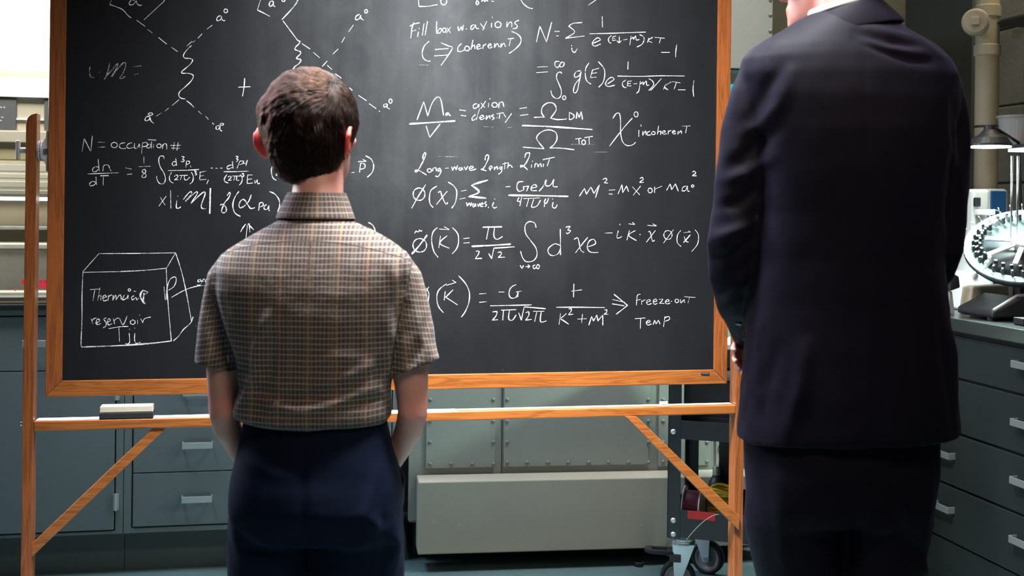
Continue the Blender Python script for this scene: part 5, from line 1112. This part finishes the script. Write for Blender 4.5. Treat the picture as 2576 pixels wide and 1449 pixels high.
# collar: folded band round the neck
def collar(rows, name, mat, parent, plaid=False, thick=0.003):
    n = 56; v = []; f = []; uv = []
    for (y, L, Rr, rb, rf, cy, drop) in rows:
        cx_, cy_, z_, rx, rb_, rf_, p_ = B.ring(y, L, Rr, rb, rf, cy, 2.1) if plaid else y
        for k in range(n+1):
            a = 2*math.pi*k/n; c, s = math.cos(a), math.sin(a)
            yy = cy_ + s*(rf_ if s > 0 else rb_); zf = -drop*max(0, s)**1.5 
            v.append((cx_+c*rx, yy, z_+zf)); uv.append((math.atan2(c, -s)*0.06, z_*1.0))
    m = len(rows); f = [(i*(n+1)+k, i*(n+1)+k+1, (i+1)*(n+1)+k+1, (i+1)*(n+1)+k) for i in range(m-1) for k in range(n)]
    me = bpy.data.meshes.new(name); me.from_pydata(v, [], f); me.update()
    if plaid:
        a_ = me.attributes.new('fab', 'FLOAT_VECTOR', 'POINT'); a_.data.foreach_set('vector', np.array([(u_, w_, 0) for u_, w_ in uv], np.float32).ravel())
        a_ = me.attributes.new('armhole', 'FLOAT', 'POINT'); a_.data.foreach_set('value', [9.0]*len(v))
    o = put(name, me, mat, parent, smooth=True)
    s = o.modifiers.new('s', 'SOLIDIFY'); s.thickness = thick; s.offset = 0
    s = o.modifiers.new('u', 'SUBSURF'); s.levels = 1; s.render_levels = 2
    return o
collar([(500,728,862,.050,.052,.008,.02),(487,725,866,.0535,.056,.008,.02),(484,724,868,.056,.060,.008,.022),(490,721,870,.059,.064,.007,.026),(510,712,878,.062,.070,.005,.034),(530,703,885,.065,.077,.003,.045),(546,696,892,.068,.080,0,.058),(550,697,891,.067,.080,0,.058)],
       'collar', M['plaid'], shirt, True, 0.0022)
# trousers
mb = MB(); ringloft(mb, [B.ring(*r) for r in pants_px], 56)
for cxp, sg in ((685, -1), (901, 1)):
    B.path(mb, [(cxp,1200,96,.0),(cxp-sg*1,1300,112,0),(cxp,1350,114,0),(cxp,1449,112,0),(cxp,1600,98,0),(cxp,1800,86,0),(cxp,2000,76,0),(cxp,2085,72,0)], 32, 1.05)
mb.ball(B.p(968, 1240, .045), .040, .06, .070); mb.ball(B.p(632, 1240, .045), .040, .06, .070)
me = voxel(mb, 0.006, 6)
co = get_co(me); no = get_no(me); set_co(me, co + no*(noise_v(co, (8, 8, 12), 5)*0.005)[:, None])
folds(me, B, [([(960,1160),(935,1260),(975,1310),(1000,1360)], .007, .013), ([(985,1240),(975,1300),(985,1370),(960,1449)], -.007, .012), ([(1000,1280),(1006,1360),(985,1449)], .006, .009),
    ([(600,1290),(640,1330),(700,1345)], -.006, .014), ([(590,1240),(620,1330),(640,1400)], .005, .014), ([(790,1080),(790,1230),(792,1400)], -.004, .010),
    ([(640,1130),(700,1150),(745,1165)], .004, .012), ([(940,1320),(900,1345),(850,1360)], .004, .014), ([(720,1340),(790,1300),(860,1330)], -.005, .018)])
tr_ = put('trousers', me, M['navy'], boy)
# belt band and pocket lip
wbn = MB(); rs = [B.ring(1052,614,974,.101,.099,0,2.4), B.ring(1084,608,980,.107,.104,0,2.4)]
a1_ = B.p(1001, 1168, .02); a2_ = B.p(1014, 1205, .02); a3_ = B.p(1009, 1252, .02)
pk = MB(); pk.tube([a1_ + Vector((-.004, 0, 0)), a2_, a3_ + Vector((-.004, 0, 0))], [.004, .006, .004], 10, 2.6); pk.build('pocket_lip', M['navy'], tr_, smooth=True)
for cxp in (685, 901):
    c_ = B.p(cxp, 2100); m = MB(); m.ball((c_.x, 0.05, 0.045), .045, .12, .045, 20, 12); m.box(c_.x-.04, c_.x+.04, -.06, .15, 0.0, .02)
    put('shoe', voxel(m, .008, 3), M['shoe'], boy)
# hair
def hair(person, Cc, rad, keep, flow, n, length, rs, col, hr=0.00035, steps=9, seed=1, cap_k=0.97):
    """cap mesh plus real strands combed over a radial surface"""
    g = np.random.default_rng(seed); nu, nv = 72, 48; v = []; f = []; idx = {}
    for i in range(nv+1):
        for j in range(nu):
            th = math.pi*i/nv; ph = 2*math.pi*j/nu; d = Vector((math.sin(th)*math.cos(ph), math.sin(th)*math.sin(ph), math.cos(th)))
            v.append(Cc + d*rad(d)*cap_k); idx[i, j] = len(v)-1
    for i in range(nv):
        for j in range(nu):
            th = math.pi*(i+.5)/nv; ph = 2*math.pi*(j+.5)/nu; d = Vector((math.sin(th)*math.cos(ph), math.sin(th)*math.sin(ph), math.cos(th)))
            if keep(d): f.append((idx[i, j], idx[i+1, j], idx[i+1, (j+1) % nu], idx[i, (j+1) % nu]))
    me = bpy.data.meshes.new('hair'); me.from_pydata([tuple(p) for p in v], [], f); me.validate()
    t = NT('hair_base'); t.p.inputs['Base Color'].default_value = c4([x*0.5 for x in col]); t.p.inputs['Roughness'].default_value = 0.7; t.p.inputs['Specular IOR Level'].default_value = 0.05
    cap = put('hair', me, t.m, person, smooth=True); so = cap.modifiers.new('s', 'SOLIDIFY'); so.thickness = 0.006; so.offset = -1
    pts = []; tries = 0
    while len(pts) < n and tries < n*12:
        tries += 1
        d = Vector(g.normal(size=3)).normalized()
        if not keep(d): continue
        L = length(d)*g.uniform(.75, 1.1); st = []; p = Cc + d*rad(d)*(cap_k); lift = 0; jit = Vector(g.normal(size=3))*0.07; q_ = d*7.5; tuft = noise.noise(Vector((q_.x*2.2, q_.y*2.2, q_.z*0.9))) + .4*noise.noise(q_*2.6)
        for k in range(steps):
            st.append(p.copy()); dd = (p-Cc).normalized(); fl = flow(dd) + jit; fl = (fl - dd*fl.dot(dd)).normalized()
            p2 = p + fl*L/steps; d2_ = (p2-Cc).normalized(); lift = min(1, (k+1)/3)
            p = Cc + d2_*(rad(d2_)*(cap_k + (1-cap_k)*lift) + g.normal()*0.0004 + rs*tuft*lift)
        pts.append(st)
    hc_ = bpy.data.hair_curves.new('hair_strands'); hc_.add_curves([steps]*len(pts))
    flat = np.array([[tuple(q) for q in s_] for s_ in pts], np.float32).reshape(-1, 3)
    hc_.points.foreach_set('position', flat.ravel())
    ra = hc_.attributes.get('radius') or hc_.attributes.new('radius', 'FLOAT', 'POINT')
    ra.data.foreach_set('value', np.tile(np.linspace(hr, hr*0.45, steps), len(pts)).astype(np.float32))
    mt = bpy.data.materials.new('hair_fibre'); mt.use_nodes = True; nt = mt.node_tree; nt.nodes.clear()
    hb = nt.nodes.new('ShaderNodeBsdfHairPrincipled'); hb.parametrization = 'COLOR'; ou = nt.nodes.new('ShaderNodeOutputMaterial'); nt.links.new(hb.outputs[0], ou.inputs[0])
    hb.inputs['Color'].default_value = c4(col); hb.inputs['IOR'].default_value = 1.25; hb.inputs['Roughness'].default_value = 0.38; hb.inputs['Radial Roughness'].default_value = 0.45
    for nm in ('Random Roughness', 'Random Color'):
        if nm in hb.inputs: hb.inputs[nm].default_value = 0.3
    hc_.materials.append(mt); o = bpy.data.objects.new('hair_strands', hc_); COL.objects.link(o); o.parent = cap; o['kind'] = 'stuff'
    return cap
whorl = Vector((.05, -.62, .78)).normalized()
def flow_b(d):
    away = d - whorl; side = d.cross(whorl)
    f = away*0.5 + side*0.35 + Vector((-.95*max(0, min(1, (d.z-.05)/.4)), .15, -0.25 - .8*max(0, min(1, (.45-d.z)/.5))))
    if d.x < -.3: f += Vector((-.2, 0.35, -.3))
    if d.x > .45: f += Vector((0.1, .35, -.7))
    return f
hair(boy, hC, rad_b, keep_b, flow_b, 24000, lambda d: .070 if d.z > 0 else .030, 0.0035, (0.012, 0.0046, 0.0024), 0.00046, seed=4)

# ---- the man
G_ = Person(2130, 2.34)
man = empty('person', G_.o, 0, 'man seen from behind in a dark navy suit, hands clasped in front', 'person')
jk = [(22,2082,2196,.050,.050,.0,2.1),(36,2052,2214,.062,.060,0,2.1),(55,2010,2240,.074,.068,0,2.1),(76,1970,2276,.086,.076,0,2.1),(98,1926,2316,.096,.084,0,2.1),(122,1892,2354,.106,.092,0,2.15),
    (150,1870,2384,.115,.100,0,2.2),(190,1862,2404,.124,.110,0,2.25),(250,1868,2408,.132,.120,0,2.3),(330,1880,2398,.138,.128,0,2.35),(430,1892,2380,.138,.132,0,2.4),(540,1896,2362,.130,.132,0,2.4),(650,1890,2360,.124,.130,0,2.4),
    (760,1882,2372,.126,.130,0,2.4),(870,1874,2384,.134,.132,0,2.4),(980,1864,2394,.140,.134,0,2.45),(1060,1857,2402,.142,.136,0,2.45),(1100,1857,2404,.142,.136,0,2.45)]
armL = [(1925,170,52,0),(1898,240,58,0),(1880,330,62,0),(1868,430,64,0),(1856,530,62,0),(1844,610,62,0),(1846,680,60,.02),(1856,750,54,.07),(1872,810,44,.14),(1886,850,38,.19)]
armR = [(2350,190,56,0),(2372,260,60,0),(2380,350,62,0),(2374,450,62,0),(2366,550,60,0),(2362,620,58,0),(2350,670,54,.03),(2300,730,48,.10),(2200,790,44,.17),(2080,830,38,.21),(1990,850,36,.22)]
HM = 0.245; chn = G_.p(2012, 74)
yawM = R(62)    # turned to the left
Mh = Matrix.Translation((G_.p(2124, 50).x, 0.035, chn.z-0.004)) @ Matrix.Rotation(yawM, 4, 'Z') @ Matrix.Rotation(R(-4), 4, 'X')
hM = Mh @ Vector((0, -.06*HM, .60*HM)); Rm_ = Mh.to_3x3()
def rad_m(d):
    e = Rm_.transposed() @ d; return 1/math.sqrt((e.x/.080)**2 + (e.y/.106)**2 + (e.z/(.106 if e.z > 0 else .11))**2)
def keep_m(d):
    e = Rm_.transposed() @ d
    if e.y > .35 and e.z < .55: return False
    if e.z < -.1 and abs(e.x) > .55 and e.y > -.45: return False
    return e.z > -.62
mb = MB()
def shr(per, rs, k, dd=.014): return [per.ring(y, L+k, r-k, rb-dd, rf-dd, cy, p) for y, L, r, rb, rf, cy, p in rs]
ringloft(mb, shr(G_, jk[2:-2], 18)); G_.path(mb, [(2128,95,82,0),(2126,50,74,0),(2120,10,72,.008),(2112,-40,72,.02),(2104,-80,74,.03)], 28, 1.0)
G_.path(mb, [(x, y, r*.72, d) for x, y, r, d in armL], 20); G_.path(mb, [(x, y, r*.72, d) for x, y, r, d in armR], 20)
wl = G_.p(1888, 852, .19); wr_ = G_.p(1985, 852, .22)
hand(mb, wl, (0.02, 0.15, -1), (1, 0.1, 0), -1, 1.0, 0.55)
hand(mb, wr_, (-1, -.05, -.35), (0, -1, -.2), 1, 1.0, 0.8)
for cxp in (2010, 2215):
    G_.path(mb, [(cxp,1050,80,0),(cxp,1250,80,0),(cxp,1449,74,0),(cxp,1700,60,0),(cxp,1960,44,-.01),(cxp,2085,38,0)], 20)
head_shape(mb, HM, Mh)
me = voxel(mb, 0.0052, 5)
co = get_co(me); inv = np.array(Mh.inverted()); L_ = (np.c_[co, np.ones(len(co))] @ inv.T)[:, :3]
fl_ = np.clip(noise_v(co, (40, 40, 40), 2)*0.8+.25, 0, 1)*(co[:, 2] > 1.5) + .8*np.exp(-((L_[:, 2]-.235*HM)/.03/HM)**2)*(np.abs(L_[:, 0]) < .08*HM)*(L_[:, 1] > .37*HM)
at_ = me.attributes.new('flush', 'FLOAT', 'POINT'); at_.data.foreach_set('value', np.clip(fl_, 0, 1).astype(np.float32))
tuck(me, hM, rad_m, keep_m, np.clip((np.abs(L_[:, 0]) - .30*HM)/.01, 0, 1)); put('body', me, M['skin_man'], man)
for s in (-1, 1):
    c_ = Mh @ Vector((s*.125*HM, .315*HM, .555*HM)); MB().ball(c_, .050*HM, .050*HM, .050*HM, 16, 10).build('eye', M['eye'], man, smooth=True)
# jacket
mb = MB(); ringloft(mb, [G_.ring(*r) for r in jk], 64)
for arm in (armL, armR):
    pp = [G_.p(x, y, dy) for x, y, r, dy in arm]; rr_ = [r/FPX*(G_.Y+dy) for x, y, r, dy in arm]
    pp += [pp[-1]+Vector((0, 0, .002)), pp[-2], pp[-3]]; rr_ += [rr_[-1]-.006, rr_[-2]-.012, rr_[-3]-.016]
    mb.tube(pp, rr_, 32)
me = voxel(mb, 0.0055, 7)
co = get_co(me); no = get_no(me)
arm_m = ((co[:, 0] < G_.p(1905, 500).x) | (co[:, 0] > G_.p(2360, 500).x)).astype(float)
hemz = G_.p(2130, 1100).z + np.interp(co[:, 0], [G_.p(1857, 1100).x, G_.p(2020, 1100).x, G_.p(2404, 1100).x], [-.010, .0, .014])
isb = co[:, 2] < G_.p(2130, 1040).z
w_ = noise_v(co, (10, 10, 4), 7)*0.006 + noise_v(co, (26, 26, 18), 1)*0.0022*(0.4+arm_m)
co = co + no*w_[:, None]
zt_, zb_ = G_.p(2130, 1040).z, G_.p(2130, 1100).z
k_ = np.clip((zt_-co[:, 2])/(zt_-zb_), 0, 1)
co[:, 2] += k_*(hemz - zb_)
set_co(me, co)
folds(me, G_, [([(2150,85),(2200,100),(2270,118),(2330,150)], .006, .010), ([(2120,100),(2180,125),(2260,140)], -.006, .010), ([(2130,120),(2200,140),(2290,150)], .006, .009),
    ([(2110,118),(2170,145),(2240,168),(2300,172)], -.005, .008), ([(2230,60),(2262,95),(2300,115)], .004, .008),
    ([(1945,170),(1910,230),(1880,300)], -.005, .012), ([(1960,200),(1935,270),(1900,320),(1860,340)], .006, .013), ([(1930,330),(1880,380),(1830,420)], -.007, .014), ([(1920,400),(1870,440),(1815,455)], .006, .013),
    ([(1900,470),(1850,510),(1805,520)], -.006, .012), ([(1890,560),(1840,580),(1785,600)], .006, .012), ([(1885,600),(1830,640),(1790,650)], -.006, .010), ([(1880,680),(1830,730),(1800,740)], .007, .011), ([(1870,720),(1835,765),(1815,770)], -.006, .009),
    ([(2395,200),(2410,290),(2420,380)], .005, .012), ([(2370,280),(2395,350),(2412,420)], -.006, .011), ([(2350,360),(2375,420),(2392,480)], .006, .010),
    ([(2352,250),(2362,400),(2350,560)], -.006, .010), ([(2340,540),(2365,640),(2385,800),(2392,950)], .006, .014),
    ([(1990,850),(1975,960),(1940,1080)], .006, .014), ([(1930,860),(1905,960),(1900,1080)], -.005, .014), ([(2240,760),(2255,900),(2270,1090)], .005, .012), ([(2320,800),(2340,930),(2360,1090)], -.006, .013),
    ([(2126,150),(2128,500),(2126,830)], -.0006, .006)])
jack = put('jacket', me, M['suit'], man)
# lapel collar roll at the neck, centre vent, cuff buttons
def band(per, rows, name, mat, parent, tilt, thick, rr=2.1):
    n = 56; v = []
    for (y, L, Rr, rb, rf, cy, drop) in rows:
        cx_, cy_, z_, rx, rb_, rf_, p_ = per.ring(y, L, Rr, rb, rf, cy, rr)
        for k in range(n+1):
            a = 2*math.pi*k/n; c, s = math.cos(a), math.sin(a)
            v.append((cx_+c*rx, cy_ + s*(rf_ if s > 0 else rb_), z_ - drop*(max(0, s)**1.5) + c*tilt))
    m = len(rows); f = [(i*(n+1)+k, i*(n+1)+k+1, (i+1)*(n+1)+k+1, (i+1)*(n+1)+k) for i in range(m-1) for k in range(n)]
    me = bpy.data.meshes.new(name); me.from_pydata(v, [], f); me.update(); o = put(name, me, mat, parent, smooth=True)
    s = o.modifiers.new('s', 'SOLIDIFY'); s.thickness = thick; s.offset = 0; s = o.modifiers.new('u', 'SUBSURF'); s.levels = 1; s.render_levels = 2
    return o
band(G_, [(40,2052,2202,.058,.064,.004,.02),(22,2044,2202,.062,.068,.004,.03),(19,2040,2204,.065,.072,.003,.035),(28,2034,2212,.069,.078,.002,.05),(52,2014,2238,.078,.090,0,.08),(78,1992,2268,.086,.100,0,.11),(84,1990,2270,.086,.100,0,.11)], 'jacket_collar', M['suit'], jack, 0.022, .004)
band(G_, [(50,2050,2198,.054,.060,.006,.02),(6,2040,2196,.058,.064,.008,.03),(2,2038,2197,.060,.067,.008,.03),(20,2036,2200,.061,.069,.006,.045)], 'shirt_collar', M['shirtwhite'], man, 0.018, .003)
vt = MB(); zc0, zc1 = G_.p(2120, 900).z, G_.p(2120, 1092).z; xv = G_.p(2118, 1000).x
for k in range(3):
    q_ = G_.p(1842+k*5, 816+k*14, .10); jc = get_co(jack.data); jn = get_no(jack.data)
    dd_ = np.hypot(jc[:, 0]-q_.x*.985, jc[:, 2]-q_.z); c_i = np.nonzero((dd_ < .007) & (jc[:, 1] > .03))[0]
    if len(c_i) == 0: continue
    i_ = c_i[np.argmin(jc[c_i, 1])]; n_v = Vector(jn[i_])
    bt = MB().lathe([(0.0065, 0.001), (0.0065, -.002), (0.005, -.003), (0.001, -.0025)], 14, (0, 0, 0), 'y')
    bt.mat(n_v.to_track_quat('-Y', 'Z').to_matrix().to_4x4()); bt.build('cuff_button', M['shoe'], jack, smooth=False, loc=Vector(jc[i_]))
# suit trousers
pp_ = [(1040,1880,2350,.116,.116,0,2.4),(1100,1872,2350,.122,.120,0,2.4),(1180,1872,2349,.130,.122,0,2.45),(1260,1880,2336,.126,.120,0,2.5),(1300,1885,2328,.118,.118,0,2.5)]
mb = MB(); ringloft(mb, [G_.ring(*r) for r in pp_], 56)
for cxp, cx2, sg in ((1994, 2008, -1), (2220, 2206, 1)):
    G_.path(mb, [(cxp,1160,116,0),(cxp,1300,120,0),(cx2,1449,104,0),(cx2,1650,92,0),(cx2,1850,84,0),(cx2,2050,78,0),(cx2,2095,76,0)], 32, 1.05)
me = voxel(mb, 0.0065, 6); co = get_co(me); no = get_no(me); set_co(me, co + no*(noise_v(co, (8, 8, 5), 5)*0.007)[:, None])
folds(me, G_, [([(2110,1200),(2108,1449)], -.005, .016), ([(1925,1130),(1940,1300),(1960,1449)], .006, .014), ([(2300,1150),(2290,1300),(2300,1449)], .006, .014), ([(2200,1250),(2250,1340),(2300,1370)], -.006, .014), ([(2270,1390),(2300,1420),(2306,1449)], .008, .012)])
put('trousers', me, M['suit'], man)
for cxp in (2008, 2206):
    c_ = G_.p(cxp, 2100); m = MB(); m.ball((c_.x, 0.06, 0.05), .050, .145, .050, 20, 12); m.box(c_.x-.045, c_.x+.045, -.07, .19, 0.0, .022)
    put('shoe', voxel(m, .008, 3), M['shoe'], man)
# short grey hair above the frame
hair(man, hM, rad_m, keep_m, lambda d: Vector((0, 0, -1)) - Rm_ @ Vector((0, .6, 0)), 3500, lambda d: .03, 0, (0.45, 0.43, 0.40), 0.0004, seed=8)
